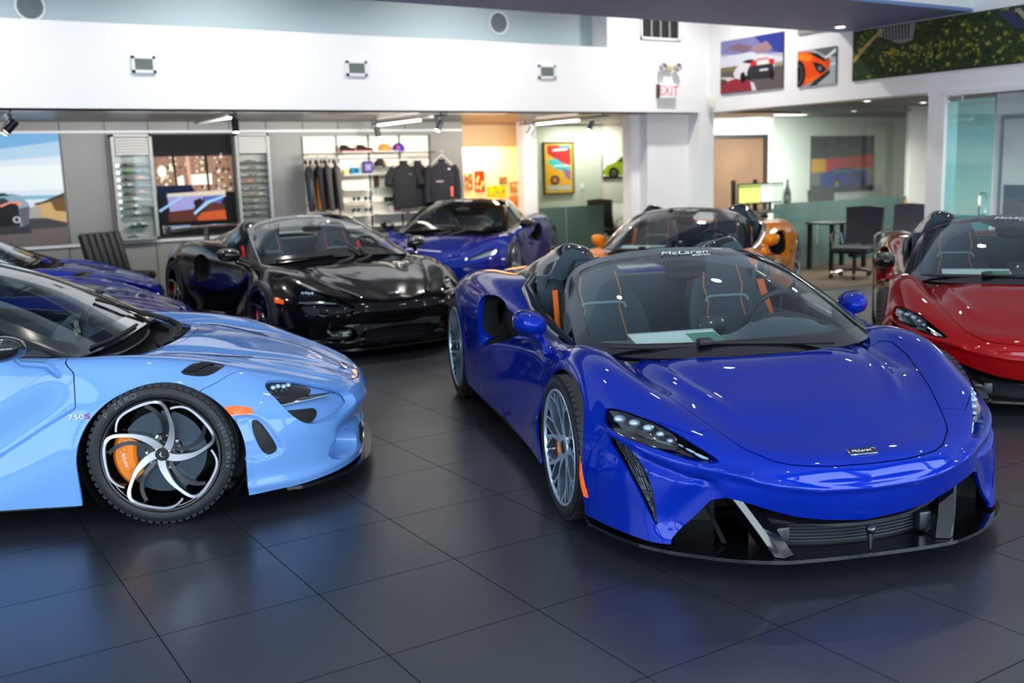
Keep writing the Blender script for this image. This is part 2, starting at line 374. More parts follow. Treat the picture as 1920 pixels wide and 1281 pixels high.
def master(net, nu=300, nv=120, disp=None):
    G = tens(net, nu, nv); G[:, 0, 1] = 0
    for _ in range(2):
        N = gnormals(G); N[:, 0, 1] = 0; N /= np.linalg.norm(N, axis=2, keepdims=True)
        if _ == 0:
            c = N[nu//3, 3]; sgn = 1 if c[2] > 0 else -1
            if disp is not None:
                V = G.reshape(-1, 3); G = (V+sgn*N.reshape(-1, 3)*disp(V)[:, None]).reshape(G.shape); G[:, 0, 1] = 0
    F = gtris(nu, nv)
    if sgn < 0: N = -N; F = F[:, ::-1]
    return Sh(G.reshape(-1, 3), N.reshape(-1, 3), F)
# ---------------------------------------------------------------- parts every car shares
PAINT = mat('paint_placeholder', (.1, .1, .5), .3); ACC = mat('accent_placeholder', (.9, .25, .02), .5); CAL = mat('caliper_placeholder', (.9, .3, .02), .35, coat=.5); MIRM = mat('mirror_cap_placeholder', (.1, .1, .5), .3)
TRIM = mat('cabin_suede', rgb(44, 60, 72), .75, sheen=.3); TRIM2 = mat('cabin_leather', rgb(30, 38, 46), .5); GREY = mat('cabin_grey_trim', rgb(120, 138, 148), .4)
RUB = mat('tyre_rubber', rgb(22, 24, 28), .55, bump=(120, .15)); RIMD = mat('rim_gloss_black', rgb(10, 11, 14), .15, coat=1); RIMS = mat('rim_diamond_cut', rgb(225, 225, 232), .18, metal=1)
RIMG = mat('rim_satin_silver', rgb(190, 208, 226), .32, metal=.7); DISC = mat('brake_disc_carbon', rgb(60, 72, 84), .35, metal=.6); CHR = mat('chrome', rgb(235, 238, 242), .06, metal=1)
MESHG = mat('intake_mesh', rgb(70, 76, 84), .4, metal=.7); AMB = mat('amber_lens', (1.0, .13, .01), .15, coat=1, emit=(1.0, .16, .01), es=.25); REDL = mat('red_lens', (.5, .01, .01), .15, coat=1)
WGL = glass('car_glass', (.80, .90, .90)); LENS = glass('lamp_lens', (.92, .96, 1.0), refl=1.4); LEDM = mat('led_element', rgb(190, 215, 235), .12, metal=.6)
WHT = mat('white_print', rgb(235, 238, 240), .5); CARB = mat('carbon_fibre', rgb(20, 21, 24), .25, coat=1); DISP = mat('stitch_orange', rgb(214, 120, 40), .6)
MIRG = mat('mirror_glass', rgb(210, 220, 228), .02, metal=1); PAPER = mat('paper', rgb(215, 225, 220), .7)
def spath(pts, R, deg=0, sc=1.):
    return [Vector((-R*r*sc*math.cos(math.radians(a+deg)), 0, R*r*sc*math.sin(math.radians(a+deg)))) for r, a in pts]
def ribbon(mb, pts, w, y0, y1, mt=0, ms=1, bevel=0):
    """flat-faced spoke: centre line pts (x,z vectors), half width w[i], front face at y1 (list) down to y0"""
    n = len(pts); L = []; Rr = []
    for i, p in enumerate(pts):
        t = (pts[min(i+1, n-1)]-pts[max(i-1, 0)]).normalized(); nr = Vector((-t.z, 0, t.x)); L.append(p+nr*w[i]); Rr.append(p-nr*w[i])
    V = []
    for i in range(n):
        for q, yy in ((L[i], y1[i]), (Rr[i], y1[i]), (Rr[i], y0), (L[i], y0)): V.append((q.x, yy, q.z))
    Ft = [(4*i, 4*i+1, 4*i+5, 4*i+4) for i in range(n-1)]; Fs = []
    for i in range(n-1):
        for a, b in ((1, 2), (3, 0)): Fs.append((4*i+a, 4*i+b, 4*i+4+b, 4*i+4+a))
    b0 = len(mb.v); mb.add(V, Ft, mt); k = len(Fs); mb.f += [tuple(x+b0 for x in f) for f in Fs]; mb.m += [ms]*k; mb.s += [False]*k
    mb.f += [(b0, b0+1, b0+2, b0+3), tuple(b0+4*(n-1)+x for x in range(4))]; mb.m += [ms]*2; mb.s += [False]*2
def dense(pts, n):
    P = np.array(pts, float); Q = ncs(np.arange(len(P), dtype=float), P, np.linspace(0, len(P)-1, n)); return [tuple(q) for q in Q]
def tyre_mesh(R, Rr, w):
    mb = MB(); h = w/2; s = R-Rr
    prof = [(Rr-.004, -h+.02), (Rr+.006, -h+.008), (Rr+.3*s, -h-.004), (Rr+.62*s, -h-.002), (R-.018, -h+.010), (R-.006, -h+.024), (R-.001, -h+.05)]
    for k in range(5):   # circumferential grooves
        y = -h+.05+(w-.1)*(k+.5)/5; prof += [(R, y-.008), (R-.006, y-.006), (R-.006, y+.006), (R, y+.008)] if k in (1, 3) else [(R+.001, y)]
    prof += [(R-.001, h-.05), (R-.006, h-.024), (R-.018, h-.010), (R-.24*s, h-.001), (Rr+.62*s, h+.002), (Rr+.58*s, h+.0035), (Rr+.3*s, h+.004), (Rr+.12*s, h-.001), (Rr+.006, h-.008), (Rr-.004, h-.02)]
    mb.lathe(prof, axis='y', n=72)
    for k in range(60):  # shoulder tread blocks
        for sg in (-1, 1):
            a = 2*math.pi*(k+.25*(sg > 0))/60; c = Vector((math.cos(a), 0, math.sin(a)))*(R-.009); Rm = Matrix.Rotation(-a, 3, 'Y')
            mb.box(c+Vector((0, sg*(h-.026), 0)), (.012, .034, 2*math.pi*R/60*.62), 0, Rm)
    return mb
def make_wheel(style, R, Rr, w, loc, side, root, face=.93):
    """wheel > tyre, rim, brake_disc, brake_caliper as parts; outward face on +y, turned round for the right side"""
    mb = tyre_mesh(R, Rr, w); rz = 0 if side > 0 else math.pi
    h = w/2; out = MB()
    prof = [(Rr+.004, h-.004), (Rr+.002, h-.012), (Rr-.012, h-.016), (Rr-.02, h-.05), (Rr-.028, h-.11), (Rr-.05, -h+.02), (Rr+.0, -h+.01)]
    out.lathe(prof, axis='y', n=64, m=1)
    out.lathe([(Rr+.005, h-.003), (Rr+.002, h+.0015), (Rr-.006, h+.0005), (Rr-.009, h-.012)], axis='y', n=64, m=1 if style == 'twist' else 0)
    if style == 'twist':
        main = dense([(.08, 40), (.34, 58), (.52, 67), (.70, 75.5), (.85, 81.5), (.935, 87), (.955, 96), (.945, 112), (.955, 127), (.93, 137), (.85, 147)], 30)
        for k in range(5):
            pts = spath(main, Rr, 72*k); n = len(pts); wd = [(.021-.0125*min(1, i/8)) if i < 11 else .0085-.004*(i-11)/(n-11) for i in range(n)]
            y1 = [h-.030+.029*min(1, (i/16))**1.2 for i in range(n)]
            ribbon(out, pts, [x*.86 for x in wd], h-.075, y1, 0, 1); ribbon(out, pts, [x*1.14 for x in wd], h-.08, [y-.006 for y in y1], 1, 1)
            sec = dense([(.2, 82), (.36, 82), (.52, 84), (.72, 92), (.9, 104)], 14); pts = spath(sec, Rr, 72*k)
            ribbon(out, pts, [.009]*14, h-.10, [h-.05+.02*i/14 for i in range(14)], 1, 1)
            out.ell(spath([(.165, 38+72*k)], Rr)[0]+Vector((0, h-.05, 0)), (.013, .012, .013), 1, 6)
    else:
        for k in range(5):
            for sg in (-1, 1):
                main = dense([(.10, 90+sg*10), (.3, 90+sg*9), (.5, 90+sg*11), (.72, 90+sg*17), (.95, 90+sg*21)], 16); pts = spath(main, Rr, 72*k)
                ribbon(out, pts, [.020-.011*min(1, i/8) for i in range(16)], h-.055, [h-.03+.024*(i/15) for i in range(16)], 0, 2)
                fork = dense([(.56, 90+sg*12.5), (.74, 90+sg*9), (.95, 90+sg*3.5)], 8); ribbon(out, spath(fork, Rr, 72*k), [.0065]*8, h-.045, [h-.02+.016*i/7 for i in range(8)], 0, 2)
                fork = dense([(.66, 90+sg*16), (.8, 90+sg*24), (.95, 90+sg*33)], 8); ribbon(out, spath(fork, Rr, 72*k), [.0065]*8, h-.045, [h-.018+.014*i/7 for i in range(8)], 0, 2)
            out.ell(spath([(.17, 54+72*k)], Rr)[0]+Vector((0, h-.045, 0)), (.012, .012, .012), 1, 6)
    hr = .036 if style == 'twist' else .058; out.lathe([(0, h-.02), (hr-.006, h-.024), (hr, h-.034), (hr+.002, h-.09)], axis='y', n=32, m=0)
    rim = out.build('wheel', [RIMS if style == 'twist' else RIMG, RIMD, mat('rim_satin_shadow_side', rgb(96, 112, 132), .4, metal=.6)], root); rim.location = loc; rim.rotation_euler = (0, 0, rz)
    if style == 'twist': rim['label'] = 'gloss black wheel with five swept bright-edged spokes'
    t = link('tyre', mb.mesh('tyre', RUB), rim)
    if style == 'twist':
        TL = mat('tyre_print', rgb(92, 104, 116), .5)
        for word, a0, st_, sz in (('P ZERO', 138, 5.8, .036), ('245/35 ZR19', 26, 3.9, .024)):
            q = MB()
            for i, ch_ in enumerate(word):
                if ch_ == ' ': continue
                a = math.radians(a0-st_*i); rr = Rr+.52*(R-Rr); o_ = text('tmp', ch_, sz, TL, None, mtx=frame((-rr*math.cos(a), h+.0042, rr*math.sin(a)), (-math.sin(a), 0, -math.cos(a)), (-math.cos(a), 0, math.sin(a))), ext=.0006, sx=1.15)
                q.add([v.co for v in o_.data.vertices], [tuple(f.vertices) for f in o_.data.polygons]); bpy.data.objects.remove(o_)
            link('tyre_lettering', q.mesh('tyre_lettering', TL), t)
    d = MB(); d.lathe([(.085, h-.085), (.085, h-.078), (.19, h-.078), (.19, h-.112), (.085, h-.112)], axis='y', n=56, m=0); d.lathe([(0, h-.07), (.08, h-.072), (.088, h-.085), (.09, h-.11)], axis='y', n=32, m=1)
    for k in range(60):
        a = 2*math.pi*k/60; r = .10+.018*(k % 5); d.lathe([(.0, .0006), (.0028, .0006), (.003, -.001)], (r*math.cos(a), h-.078, r*math.sin(a)), 'y', 6, 2)
    for k in range(10):
        a = 2*math.pi*k/10; d.lathe([(0, .006), (.006, .006), (.007, -.002)], (.078*math.cos(a), h-.074, .078*math.sin(a)), 'y', 6, 3)
    link('brake_disc', d.mesh('brake_disc', [DISC, RIMD, KM, CHR]), rim)
    # caliper at the trailing side
    cb = MB(); n = 14; R0 = .12; R1 = .212
    Vv = []; sgx = 1
    for i in range(n+1):
        a = math.radians(150+(222-150)*i/n); bulge = 1+.05*math.sin(i/n*math.pi)
        for rr, yy in ((R0, h-.058), (R0+.012, h-.046), (R1*bulge-.014, h-.046), (R1*bulge, h-.06), (R1*bulge, h-.13), (R0, h-.10)): Vv.append((-rr*math.cos(a), yy, rr*math.sin(a)))
    Ff = [(i*6+j, (i+1)*6+j, (i+1)*6+(j+1) % 6, i*6+(j+1) % 6) for i in range(n) for j in range(6)]+[tuple(range(6)), tuple(n*6+j for j in range(6))]
    cb.add(Vv, Ff, 0, True)
    for a in (158, 172, 203, 215):
        p = (-.172*math.cos(math.radians(a)), h-.047, .172*math.sin(math.radians(a))); cb.lathe([(0, .007), (.012, .006), (.014, 0)], p, 'y', 12, 0)
    k_ = link('brake_caliper', cb.mesh('brake_caliper', [CAL]), rim)
    a = math.radians(188); o_ = text('caliper_lettering', 'McLaren', .026, WHT, k_, mtx=frame((-.170*math.cos(a), h-.0445, .170*math.sin(a)), (-.22, 0, -1), (-1, 0, .22)), ext=.0006, shear=.2); o_.parent = rim
    c = MB(); c.lathe([(0, h-.0155), (.026, h-.016), (.03, h-.021)], axis='y', n=24, m=0)
    sw = dense([(-.010, -.012), (.006, -.008), (.010, .004), (.002, .013)], 8); c.add([(x, h-.014, z) for x, z in sw]+[(x*.55-.003, h-.014, z*.9+.001) for x, z in sw[::-1]], [tuple(range(16))], 1)
    link('hub_cap', c.mesh('hub_cap', [KM, CHR]), rim)
    return rim
def seat(root, y, accent=True):
    mb = MB()
    rows = []
    for i in range(19):   # shell with bolsters, from cushion front up to the headrest
        t = i/18
        if t < .4: s = t/.4; cx = -.62-.48*s; cz = .34-.06*s+.03*s*s; w = .25+.01*s; bol = .07
        else: s = (t-.4)/.6; cx = -1.10-.26*s; cz = .31+.72*s; w = .26-.03*s if s < .55 else .245-.33*(s-.55)**1.1; bol = .10*(1-s**3)
        row = []
        for j in range(13):
            v = -1+j/6; yy = v*w; b = bol*abs(v)**3
            if t < .4: row.append((cx, y+yy, cz+b))
            else: row.append((cx+b*.95, y+yy, cz+b*.25))
        rows.append(row)
    mb.grid(rows, 0)
    back = [[(p[0]-(.05 if i > 7 else 0)-.02, y+(p[1]-y)*1.04, p[2]-(.07 if i <= 7 else -.01)) for p in r] for i, r in enumerate(rows)]
    mb.grid(back, 1)
    edge = [rows[i][0] for i in range(19)]+[rows[18][j] for j in range(1, 13)]+[rows[i][12] for i in range(17, -1, -1)]
    eb = [back[i][0] for i in range(19)]+[back[18][j] for j in range(1, 13)]+[back[i][12] for i in range(17, -1, -1)]
    mb.grid([edge, eb], 1)
    o = mb.build('seat', [TRIM, TRIM2], root)
    st = MB()
    for sg in (-1, 1):
        st.tube([(-1.105+.004, y+sg*.16, .40), (-1.19, y+sg*.125, .66), (-1.222, y+sg*.10, .775), (-1.25, y+sg*.12, .86), (-1.29, y+sg*.10, .97)], .0035, 6, 0)
    link('seat_stitching', st.mesh('seat_stitching', DISP), o)
    g = MB(); g.tube([(-1.19, y-.13, .775), (-1.2, y-.12, .80), (-1.205, y-.09, .806), (-1.205, y+.09, .806), (-1.2, y+.12, .80), (-1.19, y+.13, .775)], .008, 8, 0); link('belt_slot', g.mesh('belt_slot', GREY), o)
    if accent:
        b = MB(); sg = 1 if y > 0 else -1; P0 = [(-1.30, y+sg*.235, .88), (-1.20, y+sg*.25, .70), (-1.05, y+sg*.27, .48)]
        b.add([(p[0], p[1]-sg*.0, p[2]) for p in P0]+[(p[0]+.02, p[1]+sg*.035, p[2]+.0) for p in P0[::-1]]+[(p[0]-.004, p[1], p[2]-.004) for p in P0]+[(p[0]+.016, p[1]+sg*.035, p[2]-.004) for p in P0[::-1]], [(0, 1, 4, 5), (1, 2, 3, 4), (6, 11, 10, 7), (7, 10, 9, 8), (0, 5, 11, 6), (2, 3, 9, 8)], 0)
        link('seat_belt', b.mesh('seat_belt', ACC), o)
    return o
def steering(root, y=.37, dz=0.):
    c = Vector((-.60, y, .735+dz)); ax = Vector((-.93, 0, .37)).normalized(); Rm = ax.to_track_quat('Z', 'Y').to_matrix()
    mb = MB(); P = []
    for k in range(40):
        a = 2*math.pi*k/40; P.append(c+Rm @ Vector((.168*math.cos(a), .178*math.sin(a)*(1 if math.sin(a) else 1), 0)))
    mb.tube(P, .0155, 10, 0, closed=True)
    hub = c-ax*.03; mb.ell(hub, (.062, .055, .03), 0, 10, Rm)
    for a in (0, 180, 270):
        w = math.radians(a+90); e = c+Rm @ Vector((.165*math.cos(w), .165*math.sin(w), 0)); mb.tube([hub, (hub+e)/2-ax*.005, e], [.022, .014, .012], 8, 0, sy=.5)
    mb.cyl(hub, hub-ax*.22, .035, 12, 0)
    return mb.build('steering_wheel', [TRIM2], root)
def cabin(root, coupe=False, dz=0., dx=0.):
    mb = MB()
    # dashboard top: swept pad under the screen with a binnacle on the driver's side
    rows = []
    for i in range(11):
        t = i/10; row = []
        for j in range(29):
            v = -1+j/14; yy = v*.70; x0 = -.12+dx-(.22+dx*.7)*abs(v)**2.4; x = x0-t*(.50-.16*abs(v)**2)
            z = .655+dz+.045*math.sin(t*math.pi*.55)-.03*(t > .85)*(t-.85)/.15-.0*abs(v)
            z += .085*math.exp(-((yy-.37)/.20)**4)*sstep(t, .25, .75)*(1-.3*sstep(t, .9, 1)); row.append((x, yy, float(z)))
        rows.append(row)
    mb.grid(rows, 0); mb.grid([rows[10], [(p[0]-.01, p[1], p[2]-.16) for p in rows[10]], [(p[0]+.12, p[1], p[2]-.36) for p in rows[10]]], 1)
    # vents and instrument hood
    mb.ell((-.53, .37, .745+dz), (.07, .17, .05), 1, 10)
    for y in (-.52, -.08, .12, .62): mb.box((-.60+.1*abs(y), y, .64+dz), (.02, .13, .05), 1, bev=.008)
    o = mb.build('dashboard', [TRIM, TRIM2], root)
    t = MB(); t.box((-.95, 0, .17), (1.6, 1.42, .06), 0, bev=.02); t.box((-1.0, 0, .34), (1.0, .2, .24), 1, bev=.04)
    t.box((-1.60, 0, .55), (.08, 1.36, .74), 1, bev=.03)
    for sg in (-1, 1): t.box((-.98, sg*.70, .44), (1.3, .05, .42), 1, bev=.02)
    t.build('cabin_tub', [TRIM2, TRIM], root)
    sc = MB(); sc.box((-.545, 0, .70+dz), (.012, .14, .19), 0, Matrix.Rotation(-.3, 3, 'Y'), bev=.006); link('centre_screen', sc.mesh('centre_screen', K), o)
    steering(root, dz=dz)
def decal_text(root, s, s2, c, X, Y, size):
    o = text('screen_lettering', s, size, WHT, root, mtx=frame(c, X, Y), ext=.0006, shear=.35, sx=1.25); p2 = Vector(c)-Vector(Y).normalized()*size*.72+Vector(X).normalized()*size*1.35
    q = text('screen_lettering', s2, size*.42, WHT, root, mtx=frame(p2, X, Y), ext=.0006)
def swoosh(mb, c, X, Y, s, m=0):
    X = Vector(X).normalized(); Y = Vector(Y).normalized(); Z = X.cross(Y); P = dense([(-1, .1), (-.2, .42), (.6, .45), (1.1, .15), (1.0, -.35)], 12); Q = dense([(1.0, -.35), (.85, .05), (.5, .2), (-.1, .25), (-1, .1)], 12)
    V = [Vector(c)+X*a*s+Y*b*s+Z*.0008 for a, b in P+Q[1:-1]]; mb.add(V, [tuple(range(len(V)))], m)
def windscreen(root, ws, bands, label=None, wiper=True, dz=0.):
    """ws: 4x6 half net; bands: (side, top, bottom) widths in parameter units of the black surround"""
    P = np.array(ws, float); P = np.concatenate([(P*[1, -1, 1])[:, :0:-1], P], 1)
    def resamp(nu, nv):
        tr = np.r_[0, np.cumsum(np.linalg.norm(np.diff(P, axis=0), axis=2).mean(1))]; tc = np.r_[0, np.cumsum(np.linalg.norm(np.diff(P, axis=1), axis=2).mean(0))]
        Q = ncs(tr, P, np.linspace(0, tr[-1], nu)); Q = ncs(tc, np.swapaxes(Q, 0, 1), np.linspace(0, tc[-1], nv)); return np.swapaxes(Q, 0, 1), tr[-1], tc[-1]
    nu, nv = 60, 91; G, Lu, Lv = resamp(nu, nv); N = gnormals(G)
    if N[30, 45, 2] < 0: N = -N; F = gtris(nu, nv)[:, ::-1]
    else: F = gtris(nu, nv)
    u, v = np.meshgrid(np.linspace(0, Lu, nu), np.linspace(-Lv/2, Lv/2, nv), indexing='ij'); u = u.ravel(); v = v.ravel()
    sh = Sh(G.reshape(-1, 3), N.reshape(-1, 3), F); side, top, bot = bands
    hx = (Lv/2-side); uc = (bot+Lu-top)/2; hu = (Lu-top-bot)/2; r = .09
    qx = np.abs(v)-(hx-r); qu = np.abs(u-uc)-(hu-r)
    f = np.hypot(np.maximum(qx, 0), np.maximum(qu, 0))+np.minimum(np.maximum(qx, qu), 0)-r
    gl = link('windscreen', shmesh('windscreen', [(sh, 0)], [WGL]), root)
    fr, _ = sh.clip(-f, -1); frs = [(lip(fr.off(.003), .010), 0), (Sh(fr.V-fr.N*.02, -fr.N, fr.F[:, ::-1]), 0)]
    sf = link('screen_surround', shmesh('screen_surround', frs, [K]), gl)
    # rails round the screen: header and pillars
    mb = MB(); edge = [G[i, 0] for i in range(0, nu, 3)]+[G[-1, j] for j in range(0, nv, 3)]+[G[i, -1] for i in range(nu-1, -1, -3)]
    mb.tube([tuple(e+np.array([-.006, 0, -.016])) for e in edge], .02, 8, 0); mb.build('screen_frame', K, root)
    return G, N, gl
def wiper(root, pts, arm):
    mb = MB(); mb.tube(pts, [.008]+[.012]*(len(pts)-2)+[.008], 6, 0, sy=.8); mb.tube([(p[0]+.004, p[1], p[2]+.012) for p in arm], [.018, .014, .010, .012][:len(arm)], 8, 0, sy=.7)
    mb.box((arm[-1][0], arm[-1][1], arm[-1][2]+.018), (.05, .07, .03), 0, bev=.01); return mb.build('wiper', KM, root)
def mirror(root, c, base, side, cap_l=.12, w=.19):
    """door mirror: pod with glass facing backwards, on a stalk rooted in the door"""
    y = side; mb = MB(); rows = []; cx, cy, cz = c
    for i in range(9):
        t = i/8; x = cx-.055+.13*t; k = math.sqrt(max(0, 1-t**2.2)); row = []
        for j in range(20):
            a = 2*math.pi*j/20; row.append((x, y*(cy+(w/2)*k*math.copysign(abs(math.cos(a))**.8, math.cos(a))-.02*t), cz+.062*k*math.copysign(abs(math.sin(a))**.8, math.sin(a))+.02*k*math.cos(a)*.5))
        rows.append(row+[row[0]])
    mb.grid(rows, 0); pod = mb.build('door_mirror', [MIRM], root)
    g = MB(); g.add([tuple(np.array(p)*[1, 1, 1]+[.004, 0, 0]) for p in rows[0][:-1]], [tuple(range(20))], 0); link('mirror_glass', g.mesh('mirror_glass', MIRG), pod)
    rim = MB(); rim.tube(rows[0][:-1], .005, 6, 0, closed=True); link('mirror_rim', rim.mesh('mirror_rim', K), pod)
    s = MB(); b = base; s.tube([(cx+.0, y*(cy-w*.22), cz-.035), (cx+.03, y*(cy-w*.28), cz-.075), ((cx+b[0])/2+.04, y*((cy-w*.3+b[1])/2), (cz+b[2])/2-.02), (b[0], y*b[1], b[2])], [.022, .024, .028, .036], 10, 0, sy=.55); link('mirror_stalk', s.mesh('mirror_stalk', [PAINT]), pod)
    return pod
# ---------------------------------------------------------------- the building
def wallpaint(name, col, rough=.6): return mat(name, col, rough, bump=(60, .02))
W_WHITE = wallpaint('wall_paint_white', rgb(240, 241, 243)); W_GREY = wallpaint('wall_panel_grey', rgb(128, 128, 126), .45); W_SLATE = wallpaint('soffit_slate_blue', rgb(112, 134, 182), .55)
W_OFF = wallpaint('office_wall', rgb(226, 228, 222)); W_WARM = wallpaint('warm_room_wall', rgb(246, 222, 176)); DARK = mat('dark_gap', (.01, .01, .01), .6)
def floor_mat():
    M = bpy.data.materials.new('porcelain_tiles'); M.use_nodes = True; n = M.node_tree.nodes; l = M.node_tree.links; p = n['Principled BSDF']
    tc = n.new('ShaderNodeNewGeometry'); sp = n.new('ShaderNodeSeparateXYZ'); l.new(tc.outputs['Position'], sp.inputs[0])
    def m2(op, a, b=None, clamp=False):
        q = n.new('ShaderNodeMath'); q.operation = op; q.use_clamp = clamp
        for i, v in enumerate((a, b)):
            if v is None: continue
            if isinstance(v, (int, float)): q.inputs[i].default_value = v
            else: l.new(v, q.inputs[i])
        return q.outputs[0]
    ds = []; ids = []
    for ax, (o, s) in zip('XY', ((2.475, .5863), (3.458, .601))):
        u = m2('DIVIDE', m2('SUBTRACT', sp.outputs[ax], o), s); fr = m2('FRACT', m2('ADD', u, 100.0)); ids.append(m2('FLOOR', m2('ADD', u, 100.0)))
        d = m2('MULTIPLY', m2('MINIMUM', fr, m2('SUBTRACT', 1.0, fr)), s); ds.append(d)
    g = m2('MINIMUM', ds[0], ds[1]); gm = n.new('ShaderNodeMapRange'); gm.inputs['From Min'].default_value = .0012; gm.inputs['From Max'].default_value = .0026; l.new(g, gm.inputs['Value'])
    cx = n.new('ShaderNodeCombineXYZ'); l.new(ids[0], cx.inputs[0]); l.new(ids[1], cx.inputs[1]); wn = n.new('ShaderNodeTexWhiteNoise'); wn.noise_dimensions = '2D'; l.new(cx.outputs[0], wn.inputs['Vector'])
    nz = n.new('ShaderNodeTexNoise'); nz.inputs['Scale'].default_value = 2.2; nz.inputs['Detail'].default_value = 6; nz.inputs['Roughness'].default_value = .6; l.new(tc.outputs['Position'], nz.inputs['Vector'])
    n2 = n.new('ShaderNodeTexNoise'); n2.inputs['Scale'].default_value = 260; n2.inputs['Detail'].default_value = 2; l.new(tc.outputs['Position'], n2.inputs['Vector'])
    v = m2('ADD', m2('MULTIPLY', wn.outputs['Value'], .16), m2('ADD', m2('MULTIPLY', nz.outputs['Fac'], .45), m2('MULTIPLY', n2.outputs['Fac'], .5)))
    sc = n.new('ShaderNodeVectorMath'); sc.operation = 'SCALE'; sc.inputs[0].default_value = (.024, .0265, .034); l.new(m2('ADD', v, .35), sc.inputs['Scale'])
    mx = n.new('ShaderNodeMix'); mx.data_type = 'RGBA'; mx.inputs['A'].default_value = (.004, .004, .005, 1); l.new(gm.outputs[0], mx.inputs['Factor']); l.new(sc.outputs[0], mx.inputs['B']); l.new(mx.outputs['Result'], p.inputs['Base Color'])
    l.new(m2('SUBTRACT', m2('ADD', .95, m2('MULTIPLY', nz.outputs['Fac'], .14)), m2('MULTIPLY', gm.outputs[0], .71)), p.inputs['Roughness']); l.new(m2('MULTIPLY', gm.outputs[0], .9), p.inputs['Specular IOR Level']); bp = n.new('ShaderNodeBump'); bp.inputs['Distance'].default_value = .0015; bp.inputs['Strength'].default_value = .5
    l.new(m2('ADD', gm.outputs[0], m2('MULTIPLY', n2.outputs['Fac'], .12)), bp.inputs['Height']); l.new(bp.outputs[0], p.inputs['Normal'])
    return M
def st(name, boxes, m, kind='structure'):
    if name.startswith(('wall_', 'ceiling')) and len(boxes) > 1 and not isinstance(m, (list, tuple)):
        for b in boxes: st(name, [b], m)
        return
    mb = MB()
    for b in boxes:
        (x0, x1), (y0, y1), (z0, z1) = b[:3]; mb.box(((x0+x1)/2, (y0+y1)/2, (z0+z1)/2), (x1-x0, y1-y0, z1-z0), b[3] if len(b) > 3 else 0)
    return mb.build(name, m, kind=kind)
st('floor', [((-4.9, 11.15), (-3.9, 17.1), (-.1, 0))], floor_mat())
st('floor_carpet', [((11.15, 18.3), (-3.9, 17.1), (-.1, .0)), ((9.3, 11.15), (8.3, 11.9), (-.02, .005))], mat('brown_carpet', rgb(78, 64, 50), .9, noise=(40, .25)))
S = 11.75
st('wall_back', [((-4.9, 8.26), (14.3, 14.45), (0, 2.33))], W_GREY)
st('trim_1', [((-4.9, 8.26), (14.27, 14.30), (2.185, 2.215)), ((-4.9, 8.26), (14.26, 14.30), (.73, .765))], mat('rail_light_grey', rgb(205, 208, 212), .35))
gp = [((x-.004, x+.004), (14.293, 14.301), (.77, 2.33)) for x in (2.32, 2.87, 3.42, 4.52, 5.05)]+[((x-.004, x+.004), (14.293, 14.301), (2.22, 2.33)) for x in (1.77, 3.96, 5.6, 6.15, 6.7, 7.25, 7.8)]+[((x-.004, x+.004), (14.293, 14.301), (0, .73)) for x in [1.2+.55*k for k in range(12)]]
st('trim_2', gp, mat('panel_joint', rgb(52, 54, 58), .6))
# mezzanine edge: broad white band, recessed upper wall, pier
st('wall_front_band', [((-4.9, 11.3), (S, S+.35), (2.33, 3.22)), ((9.2, 11.3), (S, S+.35), (3.22, 4.6))], W_WHITE)
st('wall_upper', [((-4.9, 9.2), (12.1, 12.2), (3.22, 4.6))], wallpaint('upper_wall_shaded_white', rgb(168, 186, 192)))  # white wall with its shade put into the grey-blue colour
def plank_mat():
    M = mat('slatted_ceiling', rgb(96, 98, 100), .35); n = M.node_tree.nodes; l = M.node_tree.links; p = n['Principled BSDF']; g = n.new('ShaderNodeNewGeometry'); sp = n.new('ShaderNodeSeparateXYZ'); l.new(g.outputs['Position'], sp.inputs[0])
    a = n.new('ShaderNodeMath'); a.operation = 'MULTIPLY_ADD'; a.inputs[1].default_value = 1/.19; a.inputs[2].default_value = 50; l.new(sp.outputs['X'], a.inputs[0]); f = n.new('ShaderNodeMath'); f.operation = 'FRACT'; l.new(a.outputs[0], f.inputs[0])
    r = n.new('ShaderNodeValToRGB'); r.color_ramp.elements[0].position = .04; r.color_ramp.elements[0].color = (.01, .01, .01, 1); r.color_ramp.elements[1].position = .07; r.color_ramp.elements[1].color = (*rgb(82, 82, 84), 1); l.new(f.outputs[0], r.inputs[0]); l.new(r.outputs[0], p.inputs['Base Color']); return M
st('ceiling_mezzanine', [((-4.9, 8.26), (S+.02, 14.3), (2.33, 2.45))], plank_mat())
st('ceiling_warm', [((8.26, 13.2), (S+.02, 17.1), (2.33, 2.45))], mat('warm_wood_ceiling', rgb(150, 104, 62), .35))
st('wall_pier', [((10.95, 11.25), (S, S+.55), (0, 2.33))], W_WHITE)
st('wall_column', [((10.13, 10.95), (12.0, 12.55), (0, 2.33)), ((9.98, 10.13), (12.2, 12.4), (0, 2.33))], W_WHITE)
# right-hand wall above the offices, with its openings
st('wall_right', [((11.15, 11.5), (-3.9, S+.05), (2.33, 4.6)), ((11.15, 11.42), (7.72, 7.94), (0, 2.33)), ((11.15, 11.5), (-3.9, 4.4), (0, 2.33))], W_WHITE)
st('trim_3', [((11.13, 11.16), (4.4, 7.72), (2.27, 2.33))], mat('header_white', rgb(235, 238, 240), .4))
st('ceiling_office', [((11.5, 18.3), (-3.9, 13.3), (2.36, 2.45))], mat('office_ceiling', rgb(120, 120, 124), .7))
st('wall_office_back', [((13.95, 18.3), (13.2, 13.3), (0, 2.36)), ((11.2, 13.95), (13.2, 13.3), (2.02, 2.36)), ((11.2, 13.95), (13.2, 13.3), (0, .6))], W_OFF)
st('wall_office_side', [((15.2, 15.3), (-3.9, 10.45), (0, 2.36)), ((14.27, 15.3), (10.45, 10.55), (0, 2.36)), ((18.2, 18.3), (10.5, 13.3), (0, 2.36)), ((11.2, 11.3), (12.3, 13.3), (0, 2.36))], W_OFF)
